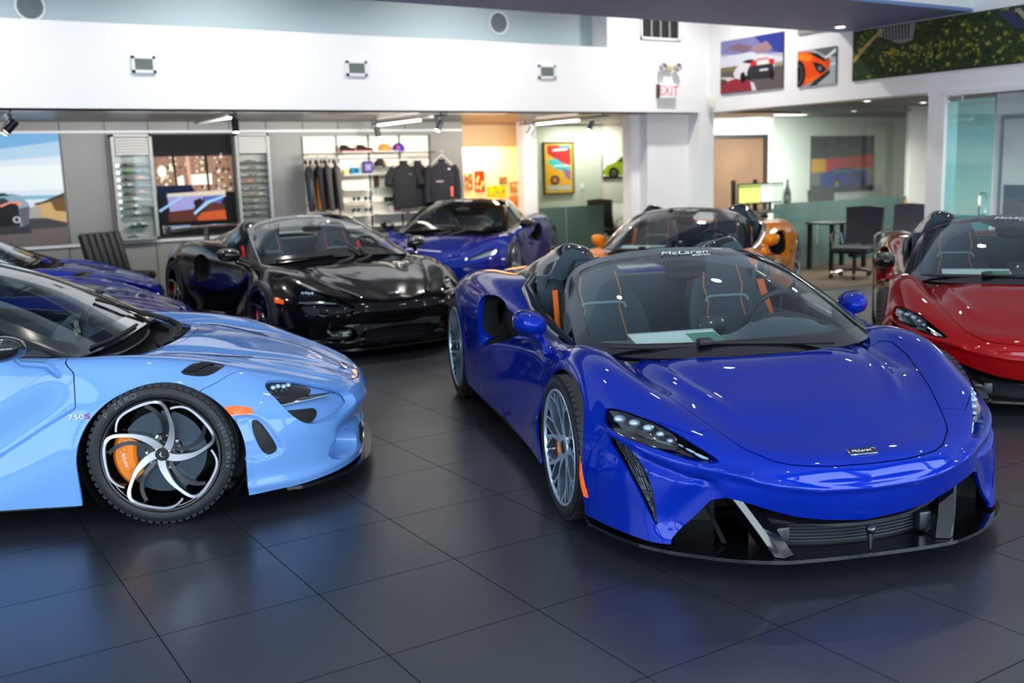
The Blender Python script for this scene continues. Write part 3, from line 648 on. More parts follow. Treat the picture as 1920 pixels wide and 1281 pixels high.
# back-of-house rooms
st('wall_warm_room', [((8.16, 10.6), (16.0, 16.1), (0, 2.4)), ((8.16, 8.26), (14.45, 16), (0, 2.4)), ((8.26, 10.2), (15.2, 15.5), (1.96, 2.33))], W_WARM)
st('wall_partition', [((9.42, 9.68), (14.3, 14.5), (0, 2.33))], W_WHITE)
mb = MB(); mb.prism([(9.46, 14.5), (9.66, 14.5), (10.72, 16.0), (10.56, 16.0)], 'z', 0, 2.33); mb.build('wall_angled', W_WARM, kind='structure')
st('wall_green_office', [((10.32, 14), (15.3, 15.4), (0, 2.33)), ((13.2, 13.3), (13.3, 15.3), (0, 2.33))], wallpaint('green_office_wall', rgb(208, 208, 192)))
# high ceiling, slate-blue dropped soffit, low front ceiling
st('ceiling', [((-4.9, 11.5), (9.3, 12.2), (4.6, 4.7))], W_WHITE)
st('ceiling_soffit', [((-4.9, 11.15), (7.40, 9.3), (3.2, 3.24), 0), ((-4.9, 11.15), (9.28, 9.3), (3.24, 4.6), 1), ((-4.9, 11.15), (7.40, 7.42), (3.24, 4.6), 1)], [W_SLATE, W_WHITE])
st('ceiling_front', [((-4.9, 11.5), (-3.9, 7.4), (4.6, 4.7))], W_WHITE)
# glazed front and left side
FR = mat('window_frame_dark', rgb(40, 42, 46), .4)
bx = [((-4.9, 11.3), (-3.95, -3.85), (0, .35)), ((-4.9, 11.3), (-3.95, -3.85), (3.2, 4.6))]+[((x-.08, x+.08), (-3.95, -3.85), (.35, 3.2)) for x in (-4.8, -1.75, 1.15, 4.05, 6.95, 9.85, 11.2)]
st('wall_front', bx, FR)
st('wall_left', [((-4.95, -4.85), (-3.9, 14.45), (0, .35)), ((-4.95, -4.85), (-3.9, 14.45), (3.2, 4.6)), ((-4.95, -4.85), (6.8, 14.45), (.35, 3.2))]+[((-4.95, -4.85), (y-.08, y+.08), (.35, 3.2)) for y in (-3.8, -2.75, .4, 3.6, 6.8)], FR)
for k, (x0, x1) in enumerate(((-4.7, -1.83), (-1.67, 1.07), (1.23, 3.97), (4.13, 6.87), (7.03, 9.77))): st('window_%d' % (k+1), [((x0, x1), (-3.905, -3.895), (.35, 3.2))], glass('window_glass', (.95, .98, 1.0)))
st('exterior_ground', [((-30, 40), (-40, -3.95), (-.2, -.1)), ((-40, -4.95), (-40, 30), (-.2, -.1))], mat('outdoor_paving', rgb(140, 140, 138), .8))
# ---------------------------------------------------------------- glass partitions
FROST = glass('frosted_band', (.74, .90, .86), .25, .72, rgb(84, 114, 110)); CLR = glass('partition_glass', (.90, .96, .93)); TEAL = glass('door_glass_teal', (.74, .95, .95), 0, .18, rgb(150, 225, 228))
def glasswall(name, x0, x1, y, joints, zf, zt, label, tint=None):
    mb = MB(); ed = [x0]+joints+[x1]; root = empty(name, ((x0+x1)/2, y, 0), label=label, cat='glass wall')
    cx = (x0+x1)/2
    for a, b in zip(ed[:-1], ed[1:]):
        m_ = MB(); m_.box(((a+b)/2-cx, 0, (zt+.01)/2), (b-a-.012, .012, zt-.01)); m_.build('glass_pane', CLR, root)
        m_ = MB(); m_.box(((a+b)/2-cx, -.009, zf/2+.005), (b-a-.012, .002, zf)); m_.build('frosted_film', FROST, root)
    m_ = MB(); m_.box((0, 0, zt+.015), (x1-x0, .04, .03)); m_.build('head_channel', mat('channel_grey', rgb(150, 155, 158), .4, metal=.5), root)
    return root
glasswall('glass_partition', 11.22, 14.26, 10.5, [12.17, 13.32], .95, 2.29, 'large glass office partition with frosted lower half behind the orange car')
glasswall('glass_partition', 9.69, 11.07, 14.3, [10.25], .9, 2.26, 'narrow glass partition with frosted lower half in front of the framed poster')
g = empty('glass_door', (11.2, 7.7, 0), label='frameless teal-tinted glass door with long pull handle at the right edge', cat='door')
m_ = MB(); m_.box((0, -.30, 1.12), (.014, .60, 2.2)); m_.build('door_leaf', TEAL, g)
m_ = MB(); m_.box((-.012, -.30, .43), (.002, .60, .86)); m_.build('frosted_film', glass('teal_film', (.5, .85, .9), .2, .5, rgb(80, 190, 205)), g)
m_ = MB(); m_.box((0, -.10, 2.235), (.03, .16, .06)); m_.build('patch_hinge', mat('patch_grey', rgb(130, 136, 142), .35, metal=.7), g)
m_ = MB()
for sg in (-1, 1): m_.tube([(sg*.012, -.50, .86), (sg*.06, -.50, .87), (sg*.065, -.50, .92), (sg*.065, -.50, 1.06), (sg*.06, -.50, 1.11), (sg*.012, -.50, 1.12)], .011, 8)
m_.build('pull_handle', CHR, g, label='chrome pull handle')
g = empty('glass_partition', (11.2, 5.7, 0), label='pale blue glass office front beside the teal glass door at the right edge', cat='glass wall'); m_ = MB(); m_.box((0, 0, 1.13), (.014, 2.75, 2.24)); m_.build('glass_pane', glass('pane_pale_blue', (.86, .95, 1.0), 0, .12, rgb(200, 225, 240)), g)
# door in the far side wall of that room
st('door_1', [((15.16, 15.2), (8.9, 9.5), (0, 2.18), 0), ((15.13, 15.18), (8.98, 9.42), (0, 2.1), 1), ((15.12, 15.15), (9.02, 9.38), (.0, 1.1), 2)], [mat('door_frame_grey', rgb(100, 112, 124), .5), mat('door_view_cream', rgb(222, 216, 204), .7), mat('door_dark_teal', rgb(30, 62, 72), .5)])
# brown glazed opening at the office back
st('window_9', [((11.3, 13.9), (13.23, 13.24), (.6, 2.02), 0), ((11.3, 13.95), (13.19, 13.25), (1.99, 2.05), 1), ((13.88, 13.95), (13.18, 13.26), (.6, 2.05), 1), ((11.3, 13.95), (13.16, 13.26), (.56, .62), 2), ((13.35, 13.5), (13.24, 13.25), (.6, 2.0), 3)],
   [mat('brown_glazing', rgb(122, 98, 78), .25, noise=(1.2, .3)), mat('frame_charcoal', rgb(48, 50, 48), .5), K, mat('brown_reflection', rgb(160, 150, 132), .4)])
# ---------------------------------------------------------------- fixed fittings
def disc_light(x, y, z, label, r=.055, power=0, col=(1, .93, .80)):
    g = empty('recessed_downlight', (x, y, z), label=label, cat='ceiling light'); m_ = MB(); m_.lathe([(r*1.35, -.0), (r*1.3, -.006), (r, -.004), (r*.9, .0)], n=24); m_.build('trim_ring', mat('fitting_white', rgb(235, 235, 230), .4), g)
    m_ = MB(); m_.lathe([(0, -.002), (r*.95, -.002)], n=20, sm=False); m_.build('diffuser', mat('lamp_warm_glow', (1, .95, .85), .5, emit=col, es=14), g)
    if power:
        L = bpy.data.lights.new('downlight', 'AREA'); L.shape = 'DISK'; L.size = .16; L.energy = power; L.color = col; L.spread = 2.4; o = bpy.data.objects.new('downlight', L); COL.objects.link(o); o.location = (x, y, z-.03)
    return g
for i, (x, y, w_) in enumerate([(11.75, 12.1, 'beside the white pier over the office desk'), (13.45, 12.3, 'over the office monitors'), (12.1, 9.6, 'above the office chairs, left of the pier'), (13.5, 9.7, 'above the office chairs, nearest the far glass joint'), (12.0, 8.5, 'just behind the white pier'), (14.3, 11.6, 'over the office behind the race picture glass')]):
    disc_light(x, y, 2.36, 'small round office downlight '+w_, power=16)
disc_light(12.67-2.0, 8.9, 3.2, 'small recessed downlight in the slate-blue soffit', .06)
k_ = 0
for y in (-1.4, 1.2, 3.8, 6.2):
    for x in (-1.2, 1.5, 4.2, 6.9, 9.4):
        disc_light(x, y, 4.6, 'round downlight in the white ceiling over the cars', .09, power=5)['group'] = 'downlights in the white ceiling'
for o in [o for o in bpy.data.objects if o.get('group') == 'downlights in the white ceiling']: o['label'] = 'round downlight in the white ceiling over the cars'
for x in (-2.5, .6, 3.7, 6.8, 9.9):  # unseen lamps added to brighten the white band
    g = disc_light(x, 10.6, 4.6, 'added round downlight, out of view in the high ceiling, lighting the white band', .1, power=52, col=(1, .96, .90)); g['group'] = 'added downlights in the high ceiling'
def vent(name, x0, x1, z0, z1, label, n=9, vert=False, cat='air vent', dark=DARK):
    g = empty(name, ((x0+x1)/2, S, (z0+z1)/2), label=label, cat=cat); w, h = x1-x0, z1-z0; m_ = MB(); t = .03
    for a, b, c, d in ((-w/2, w/2, h/2-t, h/2), (-w/2, w/2, -h/2, -h/2+t), (-w/2, -w/2+t, -h/2, h/2), (w/2-t, w/2, -h/2, h/2)): m_.box(((a+b)/2, -.012, (c+d)/2), (b-a, .024, d-c))
    m_.build('vent_frame', mat('vent_white', rgb(232, 234, 236), .4), g)
    m_ = MB(); m_.box((0, -.002, 0), (w-2*t, .003, h-2*t)); m_.build('vent_back', dark, g)
    m_ = MB()
    for i in range(n):
        if vert: m_.box((-w/2+t+(w-2*t)*(i+1)/(n+1), -.014, 0), (.022, .012, h-2*t))
        else: m_.box((0, -.012, -h/2+t+(h-2*t)*(i+.5)/n), (w-2*t, .016, .005), 0, Matrix.Rotation(.6, 3, 'X'))
    m_.build('vent_blades', mat('vent_blade', rgb(150, 160, 160) if not vert else rgb(200, 200, 198), .4), g); return g
GBK = mat('vent_dark', rgb(60, 74, 74), .6)
vent('wall_vent', 2.70, 2.95, 2.71, 2.89, 'left of the three small louvred vents on the white band', 9, dark=GBK)
vent('wall_vent', 5.20, 5.47, 2.735, 2.915, 'middle of the three small louvred vents on the white band', 9, dark=GBK)
vent('wall_vent', 8.01, 8.29, 2.765, 2.945, 'right of the three small louvred vents on the white band', 9, dark=GBK)
vent('return_grille', 9.80, 10.55, 3.36, 3.90, 'large dark return-air grille with vertical bars high on the wall', 3, True, 'grille')
for x, z, w_ in ((1.80, 3.40, 'left'), (7.62, 3.52, 'right')):
    g = empty('ceiling_speaker', (x, 12.1, z), label='round grey speaker in the recessed upper wall, the %s one' % w_, cat='speaker')
    m_ = MB(); m_.lathe([(.125, -.0), (.15, -.006), (.155, -.014), (.135, -.016), (.128, -.008)], axis='y', n=36); m_.build('speaker_ring', mat('speaker_ring_white', rgb(215, 222, 224), .4), g)
    m_ = MB(); m_.lathe([(0, -.012), (.1, -.011), (.13, -.008)], axis='y', n=36); m_.build('speaker_grille', mat('speaker_mesh', rgb(96, 106, 114), .6), g)
g = empty('emergency_light', (10.29, S, 2.96), label='beige twin-head emergency light above the exit sign', cat='emergency light'); BEI = mat('beige_plastic', rgb(196, 184, 152), .45)
m_ = MB(); m_.box((0, -.03, 0), (.16, .06, .08), 0, bev=.015); m_.build('battery_box', BEI, g)
for sg in (-1, 1):
    m_ = MB(); m_.tube([(sg*.10, -.05, .01), (sg*.13, -.07, .01)], .02, 10); m_.lathe([(.02, .0), (.055, -.02), (.062, -.07), (.056, -.075)], (sg*.14, -.05, .01), 'y', 20); h_ = m_.build('lamp_head', BEI, g)
    m_ = MB(); m_.lathe([(0, -.06), (.03, -.066), (.056, -.072)], (sg*.14, -.05, .01), 'y', 18); m_.build('lamp_face', CHR, h_)
g = empty('exit_sign', (10.27, S, 2.63), label='lit white EXIT sign with red letters on the wall', cat='sign')
m_ = MB(); m_.box((0, -.04, 0), (.34, .08, .21), 0, bev=.008); m_.box((-.172, -.04, 0), (.006, .078, .2), 1); m_.build('sign_box', [mat('sign_white', rgb(240, 240, 245), .4, emit=(1, 1, 1), es=.06), mat('sign_side_green', rgb(30, 60, 50), .5)], g)
text('sign_lettering', 'EXIT', .20, mat('exit_red', rgb(205, 8, 24), .5), g, mtx=frame((.0, -.0815, -.0), (1, 0, 0), (0, 0, 1)), ext=.001, sx=.92)
g = empty('motion_sensor', (11.13, 11.66, 2.47), label='small cream sensor box on the wall corner', cat='sensor'); m_ = MB(); m_.box((-.03, 0, 0), (.06, .08, .17), 0, bev=.012); m_.build('sensor_case', mat('cream_plastic', rgb(228, 222, 200), .4), g); m_ = MB(); m_.box((-.062, 0, -.04), (.004, .05, .05)); m_.build('sensor_lens', WHT, g)
# ---------------------------------------------------------------- track lights under the mezzanine
TB = mat('track_black', rgb(28, 30, 32), .35, metal=.4); TS = mat('spot_silver', rgb(170, 172, 172), .35, metal=.8)
def track(x, y0, y1, led, heads, label, col=(1, .95, .85), glow=9):
    g = empty('track_light', (x, (y0+y1)/2, 2.33), label=label, cat='track light'); cy = (y0+y1)/2
    m_ = MB(); m_.box((0, 0, -.045), (.035, y1-y0, .03)); m_.build('track_rail', mat('track_grey', rgb(120, 122, 120), .4, metal=.5), g)
    for yy in (y0+.15, y1-.15): m_ = MB(); m_.cyl((0, yy-cy, -.03), (0, yy-cy, 0), .012, 8); m_.build('track_stem', TB, g)
    if led:
        m_ = MB(); m_.box((0, (led[0]+led[1])/2-cy, -.07), (.05, led[1]-led[0], .025), 0, bev=.008); m_.build('light_bar', mat('bar_glow_%d' % glow, (1, 1, .95), .4, emit=col, es=glow), g)
    for yy, dx, dy, m2_ in heads:
        h_ = MB(); d = Vector((dx, dy, -1)).normalized(); c = Vector((0, yy-cy, -.17)); h_.cyl((0, yy-cy, -.06), (0, yy-cy, -.12), .012, 8); h_.cyl(c-d*.075, c+d*.075, .042, 20); s_ = h_.build('spot_head', m2_, g)
        f_ = MB(); f_.cyl(c+d*.074, c+d*.078, .034, 16); f_.build('spot_lens', mat('spot_glow', (1, .97, .9), .4, emit=(1, .9, .72), es=8), s_)
    return g
track(1.49, 11.85, 13.2, None, [(12.05, -.9, .3, TB), (12.35, -.6, .2, TB)], 'track light with two black spots at the far left under the mezzanine')
track(3.87, 11.85, 13.6, (12.2, 13.4), [(12.0, 0, -.15, TB)], 'track light with one black spot above the black car', col=(.5, .55, .55), glow=.3)
track(6.62, 11.85, 14.1, (12.6, 13.9), [(13.95, .15, -.1, TB), (12.05, -.6, -.1, TS)], 'track light with lit bar and two spots above the clothing wall')
track(9.3, 11.85, 14.2, (12.6, 13.7), [(13.9, -.5, .2, TS), (12.3, -.6, -.1, TS)], 'track light with lit bar and two spots before the warm room', glow=10)
for (x, y, z, e, c_, ty, tz, sx) in ((.6, 12.15, 2.22, 30, (1, .95, .90), 14.4, 1.2, 2.4), (3.7, 12.15, 2.22, 38, (1, .95, .88), 14.4, 1.2, 2.4), (6.7, 12.15, 2.22, 66, (1, .93, .84), 14.4, 1.3, 2.2), (8.9, 13.2, 2.2, 30, (1, .86, .68), 14.2, 0, 1), (9.3, 15.7, 2.2, 60, (1, .80, .55), 15.7, 0, 1), (11.4, 14.8, 2.25, 30, (1, .99, .92), 15.2, .8, 1.6), (13.2, 11.9, 2.3, 105, (1, 1, .96), 12.6, 0, 1.6), (12.6, 9.2, 2.3, 30, (1, .97, .9), 9.2, 0, 1.4), (13.2, 6.8, 2.3, 120, (.9, .97, 1), 6.8, 0, 1.4)):
    area('added_fill_light', (x, y, z), (x, ty, tz), sx, .25, e, c_)  # unseen area lamps added to lift the back wall and rooms
NET_B = [
 [(.90,0,.10),(.90,.18,.10),(.885,.35,.105),(.85,.49,.112),(.79,.605,.108),(.715,.70,.105),(.62,.78,.10),(.52,.84,.10),(.44,.885,.10),(.35,.915,.10)],
 [(.90,0,.20),(.90,.18,.20),(.885,.36,.20),(.84,.50,.205),(.775,.62,.21),(.70,.71,.215),(.61,.785,.21),(.51,.85,.20),(.42,.90,.19),(.2,.93,.11)],
 [(.93,0,.36),(.925,.18,.36),(.90,.34,.365),(.86,.47,.37),(.80,.585,.375),(.72,.69,.38),(.63,.775,.375),(.52,.85,.36),(.40,.91,.33),(.05,.945,.11)],
 [(.905,0,.455),(.90,.16,.458),(.875,.31,.465),(.835,.43,.475),(.775,.54,.485),(.70,.65,.49),(.61,.745,.488),(.49,.835,.475),(.34,.91,.44),(-.1,.945,.11)],
 [(.79,0,.525),(.785,.16,.528),(.76,.31,.535),(.715,.43,.545),(.66,.54,.56),(.59,.64,.57),(.51,.735,.567),(.40,.83,.56),(.24,.915,.51),(-.25,.935,.11)],
 [(.62,0,.597),(.615,.17,.60),(.59,.33,.602),(.55,.45,.605),(.50,.55,.62),(.44,.65,.636),(.37,.745,.645),(.27,.84,.625),(.13,.925,.56),(-.40,.93,.11)],
 [(.40,0,.66),(.395,.18,.66),(.375,.34,.66),(.34,.46,.66),(.30,.56,.68),(.25,.66,.698),(.20,.76,.705),(.12,.85,.675),(0,.93,.59),(-.55,.925,.11)],
 [(.18,0,.71),(.175,.18,.708),(.16,.35,.703),(.13,.48,.70),(.10,.58,.715),(.06,.68,.735),(.02,.78,.74),(-.03,.86,.71),(-.13,.925,.59),(-.68,.925,.11)],
 [(-.03,0,.742),(-.035,.18,.738),(-.05,.36,.73),(-.08,.5,.72),(-.11,.60,.725),(-.13,.69,.75),(-.16,.79,.757),(-.19,.865,.715),(-.27,.915,.58),(-.8,.925,.11)],
 [(-.3,0,.74),(-.3,.18,.738),(-.3,.36,.73),(-.31,.52,.72),(-.33,.62,.725),(-.35,.70,.75),(-.37,.80,.765),(-.39,.865,.72),(-.45,.895,.57),(-.95,.925,.11)],
 [(-.65,0,.74),(-.65,.18,.738),(-.65,.36,.73),(-.65,.52,.73),(-.65,.63,.745),(-.65,.715,.765),(-.65,.80,.775),(-.66,.85,.72),(-.70,.875,.56),(-1.12,.93,.115)],
 [(-1.05,0,.78),(-1.05,.18,.78),(-1.05,.36,.775),(-1.05,.52,.775),(-1.05,.63,.785),(-1.05,.72,.80),(-1.05,.80,.80),(-1.05,.85,.74),(-1.07,.875,.56),(-1.4,.935,.12)],
 [(-1.45,0,.86),(-1.45,.18,.86),(-1.45,.36,.855),(-1.45,.52,.855),(-1.45,.63,.86),(-1.45,.74,.865),(-1.45,.83,.84),(-1.45,.885,.75),(-1.47,.91,.56),(-1.7,.94,.13)],
] + NET_A[13:]
# ---------------------------------------------------------------- open two-seater (hero, orange, red)
WS_A = [
 [(.03,0,.695),(.012,.25,.694),(-.06,.47,.692),(-.15,.61,.693),(-.24,.70,.697),(-.32,.765,.70)],
 [(-.32,0,.862),(-.33,.24,.859),(-.38,.45,.850),(-.44,.58,.835),(-.50,.66,.82),(-.56,.725,.80)],
 [(-.67,0,1.0),(-.68,.23,.995),(-.70,.43,.98),(-.73,.55,.955),(-.765,.62,.925),(-.80,.682,.892)],
 [(-1.02,0,1.105),(-1.03,.236,1.095),(-1.045,.417,1.07),(-1.045,.52,1.04),(-1.02,.58,1.01),(-.985,.617,.98)]]
P_LAMP = [(.852,.555),(.843,.575),(.80,.582),(.74,.570),(.70,.557),(.63,.512),(.56,.462),(.535,.445),(.56,.436),(.62,.438),(.70,.458),(.78,.478),(.845,.495),(.862,.52)]
P_GRI = [(.868,.488),(.82,.462),(.79,.425),(.762,.345),(.742,.175),(.752,.168),(.84,.40)]
P_INT = [(-1.97,.77),(-1.88,.808),(-1.675,.82),(-1.50,.785),(-1.39,.715),(-1.41,.635),(-1.55,.56),(-1.75,.51),(-1.87,.475),(-1.925,.575),(-1.96,.69)]
P_MOUTH = [(-.2,.02),(-.2,.2),(0,.2),(.16,.214),(.27,.232),(.37,.262),(.46,.295),(.53,.312),(.575,.295),(.63,.215),(.705,.125),(.71,.02)]
AF = (-.12, .30, .385, .358); AR = (-2.72, .34, .375, .375)
HOOD = [(-.22,-.3),(.02,-.3),(.05,0),(.03,.25),(-.04,.47),(-.13,.61),(-.10,.655),(-.02,.672),(.15,.645),(.29,.602),(.43,.56),(.57,.508),(.665,.470),(.75,.43),(.82,.385),(.89,.32),(1.0,.30),(1.0,-.3)]
def disp_A(V):
    x, y, z = V.T; d = np.zeros(len(V))
    xy = V[:, :2]
    # hood: raised centre bounded by two creases that run in towards the badge
    dd, s = dline(xy, [(-.12, .52), (.1, .50), (.28, .455), (.50, .375), (.7, .28)]); d += .010*np.exp(-(dd/.030)**2)*(1-sstep(s, .5, 1))*(z > .4)
    # valley beside the screen base, sharper fender crest
    dd, s = dline(xy, [(-.25, .62), (0, .60), (.2, .585), (.35, .56)]); d -= .016*np.exp(-(dd/.045)**2)*(1-sstep(s, .5, 1))*(z > .4)
    # nose: crisp horizontal ridge below the hood
    yz = V[:, 1:]; dd, s = dline(yz, [(-.1, .338), (.2, .345), (.36, .368), (.48, .392), (.58, .415)]); d += .013*np.exp(-(dd/.011)**2)*(x > .5)*(1-sstep(s, .75, 1))
    # finger under the lamp, slot below it
    dd, s = dline(yz, [(.45, .40), (.58, .418), (.70, .44), (.79, .468), (.85, .492)]); d += .012*np.exp(-(dd/.014)**2)*(x > .3)
    dd, s = dline(yz, [(.56, .362), (.66, .378), (.74, .405), (.80, .43)]); d -= .022*np.exp(-(dd/.011)**2)*(x > .3)*sstep(s, 0, .2)*(1-sstep(s, .85, 1))
    # cheek hollow between side grille and nose
    dd, s = dline(yz, [(.60, .34), (.655, .28), (.70, .20)]); d -= .020*np.exp(-(dd/.05)**2)*(x > .5)
    # wheel-arch lips
    for cx, cz, R in ((-.12, .315, .38), (-2.72, .345, .385)):
        r = np.hypot(x-cx, z-cz); d += .008*np.exp(-((r-R)/.035)**2)*(y > .7)
    # door: scooped channel that feeds the side intake
    xz = V[:, [0, 2]]; f = sdpoly(xz, [(-.60, .62), (-.75, .665), (-1.1, .70), (-1.40, .755), (-1.9, .80), (-1.93, .49), (-1.55, .55), (-1.2, .585), (-.85, .60)])
    deep = .075*sstep(-x, .65, 1.4); d -= deep*sstep(-f, -.006, .05)*(y > .6)
    # lower door diagonal
    dd, s = dline(xz, [(-.58, .50), (-1.2, .40), (-1.9, .23)]); d += .006*np.exp(-(dd/.05)**2)*(y > .6)
    dd, s = dline(xz, [(-1.87, .475), (-1.55, .555), (-1.2, .59), (-.85, .61), (-.65, .60)]); d += .008*np.exp(-(dd/.016)**2)*(y > .6)
    return d
def arch_f(sh, cx, cz, R):
    f = R-np.hypot(sh.V[:, 0]-cx, sh.V[:, 2]-cz); f = np.where(sh.V[:, 1] > .55, f, .3)
    return f    # >0 outside... (positive inside the circle is removed)
def cut_arch(sh, cx, cz, R, Rz=None):
    x, y, z = sh.V.T; Rz = Rz or R; r = np.hypot(x-cx, (z-cz)*R/Rz)-R; f = np.where(y > .5, r, 1.)
    f = np.minimum(f, np.where((y > .5) & (z < cz), np.abs(x-cx)-R, 1.)); return sh.clip(f, 1)
def panel_obj(name, sh, root, mats=None, depth=.012, extra=None, side=1):
    parts = [(lip(sh, depth), 0)]+[(e, k) for e, k in (extra or [])]
    if side < 0: parts = [(e.mir(), k) for e, k in parts if e is not None]
    return link(name, shmesh(name, parts, mats or [PAINT]), root)
def both(name, sh, root, **kw):
    return [panel_obj(name, sh, root, side=s, **kw) for s in (1, -1)]
def whole(name, sh, root, mats=None, depth=.012, extra=None):
    p = [(lip(sh, depth), 0)]+[(e, k) for e, k in (extra or []) if e is not None]; return link(name, shmesh(name, p+[(e.mir(), k) for e, k in p], mats or [PAINT]), root)
def housings(root, AF, AR):
    for sg in (1, -1):
        for cx, cz, R, Rz in (AF, AR):
            mb = MB(); G1 = []
            for i in range(33):
                a = math.pi*(-.22+1.44*i/32); G1.append([(cx+(R+g)*math.cos(a), sg*yy, max(.06, cz+(Rz+g)*math.sin(a)+dz)) for yy, g, dz in ((.90, .004, 0), (.80, -.004, 0), (.66, -.02, -.01))])
            mb.grid(G1, 0); mb.add([(cx+(R-.02)*math.cos(2*math.pi*k/32), sg*.66, max(.06, cz+(Rz-.02)*math.sin(2*math.pi*k/32)-.01)) for k in range(32)], [tuple(range(32))], 0); mb.build('wheel_housing', KM, root)
def build_artura(name='roadster'):
    root = empty(name); G = .0022
    m = master(NET_A, 380, 170, disp_A); x = lambda s: s.V[:, 0]
    raw = m
    m, rA = cut_arch(m, *AF); m, rB = cut_arch(m, *AR)
    f = poly_f(m, 'yz', P_MOUTH, .35); m, rM = m.clip(f, 1)
    f = poly_f(m, 'yz', chaikin(P_LAMP), .2); m, rL = m.clip(f, 1)
    f = poly_f(m, 'yz', chaikin(P_GRI, 1), .2); m, rG = m.clip(f, 1)
    f = np.maximum(sdpoly(m.V[:, [0, 2]], chaikin(P_INT)), .5-m.V[:, 1]); m, rI = m.clip(f, 1)
    tubp = chaikin([(-.06, -.2), (-.07, .4), (-.2, .60), (-.40, .72), (-.8, .745), (-1.2, .745), (-1.5, .72), (-1.64, .62), (-1.66, .3), (-1.66, -.2)], 2)
    f = np.maximum(sdpoly(m.V[:, :2], tubp), .45-m.V[:, 2]); m, rT = m.clip(f, 1)
    f = np.maximum(sdpoly(m.V[:, :2], [(-1.9, -.2), (-1.9, .34), (-2.9, .30), (-2.9, -.2)]), .6-m.V[:, 2]); m, rE = m.clip(f, 1)
    # dark under-skin that shows in the shut lines
    # hood
    zf = np.interp(m.V[:, 1], [0, .16, .30, .36, .40, .46, .52], [.424, .427, .437, .449, .466, .49, .40]); sh = np.maximum(sdpoly(m.V[:, :2], HOOD), zf-m.V[:, 2])
    hood, _ = m.clip(sh+G, -1); rest, _ = m.clip(sh-G, 1)
    whole('hood', hood, root)
    # bumper split: outboard of the hood front corner, through the lamp to the arch
    sB = rest.V[:, 0]*1.0; fB = sdpoly(rest.V[:, :2], [(.645, .35), (.60, .49), (.62, .60), (.36, .845), (.16, 1.1), (2, 1.1), (2, -.5), (.70, -.5)])
    bump, _ = rest.clip(fB+G*.6, -1); rest, _ = rest.clip(fB-G*.6, 1)
    tw = [(duct(rL, (-.07, -.02, -.01), .1), 0), (duct(rG, (-.12, -.03, 0), .12), 1), (duct(rM, (-.04, 0, .01), 0), 0)]
    whole('front_bumper', bump, root, mats=[PAINT, K], extra=tw)
    fD = rest.V[:, 0]-(-.50-.10*sstep(rest.V[:, 2], .35, .66)); fend, _ = rest.clip(-fD+G, -1); rest, _ = rest.clip(-fD-G, 1)
    both('front_fender', fend, root, extra=[(duct(rA, (0, -.03, 0)), 0)] if 0 else None)
    fQ = rest.V[:, 0]-(-1.90-.12*(rest.V[:, 2] < .5)+.35*sstep(rest.V[:, 2], .80, .92)); door, _ = rest.clip(-fQ+G, -1); quar, _ = rest.clip(-fQ-G, 1)
    both('door', door, root, mats=[PAINT, KM], extra=[(duct(rI, (-.01, -.03, 0), .03), 0), (duct((rI[0]+np.array([-.01, -.03, 0]), rI[1]), (-.08, -.14, 0), .2), 1)])
    both('rear_quarter', quar, root)
    # under-skin
    us, _ = cut_arch(raw.off(-.014), AF[0], AF[1], AF[2]+.006, AF[3]+.006); us, _ = cut_arch(us, AR[0], AR[1], AR[2]+.006, AR[3]+.006)
    for pl, po, lo in (('yz', P_MOUTH, .35), ('yz', P_LAMP, .2), ('yz', P_GRI, .2)): us, _ = us.clip(poly_f(us, pl, po, lo), 1)
    us, _ = us.clip(np.maximum(sdpoly(us.V[:, [0, 2]], P_INT), .5-us.V[:, 1]), 1); us, _ = us.clip(np.maximum(sdpoly(us.V[:, :2], tubp), .45-us.V[:, 2]), 1)
    link('under_skin', shmesh('under_skin', [(us, 0), (us.mir(), 0)], [KM]), root)
    housings(root, AF, AR)
    # side intake core, seen as a black mouth with a blue inner scoop wall
    for sg in (1, -1):
        c, _ = raw.clip(np.maximum(sdpoly(raw.V[:, [0, 2]], np.array(P_INT)), .5-raw.V[:, 1]), -1); c = c.off(-.15)
        link('side_intake_core', shmesh('side_intake_core', [(c if sg > 0 else c.mir(), 0)], [KM]), root)
    # lamps
    lp, _ = raw.clip(poly_f(raw, 'yz', np.array(P_LAMP), .2), -1)
    bowl = lp.off(-.07); pl = chaikin([(.848, .555), (.84, .572), (.80, .578), (.74, .566), (.70, .552), (.655, .52), (.665, .498), (.72, .50), (.80, .512), (.852, .53)])
    ln, _ = raw.clip(poly_f(raw, 'yz', pl, .2), -1); lens = ln.off(-.012); drl, _ = raw.clip(poly_f(raw, 'yz', [(.66, .497), (.665, .505), (.60, .472), (.545, .446), (.548, .441), (.60, .460)], .2), -1); drl = drl.off(-.02)
    lower, _ = raw.clip(poly_f(raw, 'yz', chaikin([(.665, .498), (.72, .50), (.80, .512), (.852, .53), (.858, .512), (.80, .492), (.72, .478), (.67, .478)]), .2), -1)
    for sg in (1, -1):
        mm = (lambda s: s) if sg > 0 else (lambda s: s.mir())
        b = link('headlight', shmesh('headlight', [(mm(bowl), 0), (mm(lip(lens.off(-.04), .03)), 0), (mm(lower.off(-.03)), 0)], [K, LEDM]), root)
        for (ya, za, rr) in ((.825, .553, .026), (.785, .553, .024), (.745, .545, .022), (.708, .530, .018), (.682, .513, .014)):
            j = np.argmin(((raw.V[:, 1:]-np.array([ya, za]))**2).sum(1)+(raw.V[:, 0] < .2)*9); P = raw.V[j]-raw.N[j]*.026; q = MB(); q.ell((P[0], sg*P[1], P[2]), (rr, rr, rr*.62), 0, 8); link('lamp_projector', q.mesh('lamp_projector', LEDM), b)
        link('lamp_lens', shmesh('lamp_lens', [(mm(lip(lens, .02)), 0)], [LENS]), b)
        link('daytime_light', shmesh('daytime_light', [(mm(lip(drl, .012)), 0)], [LEDM]), b)
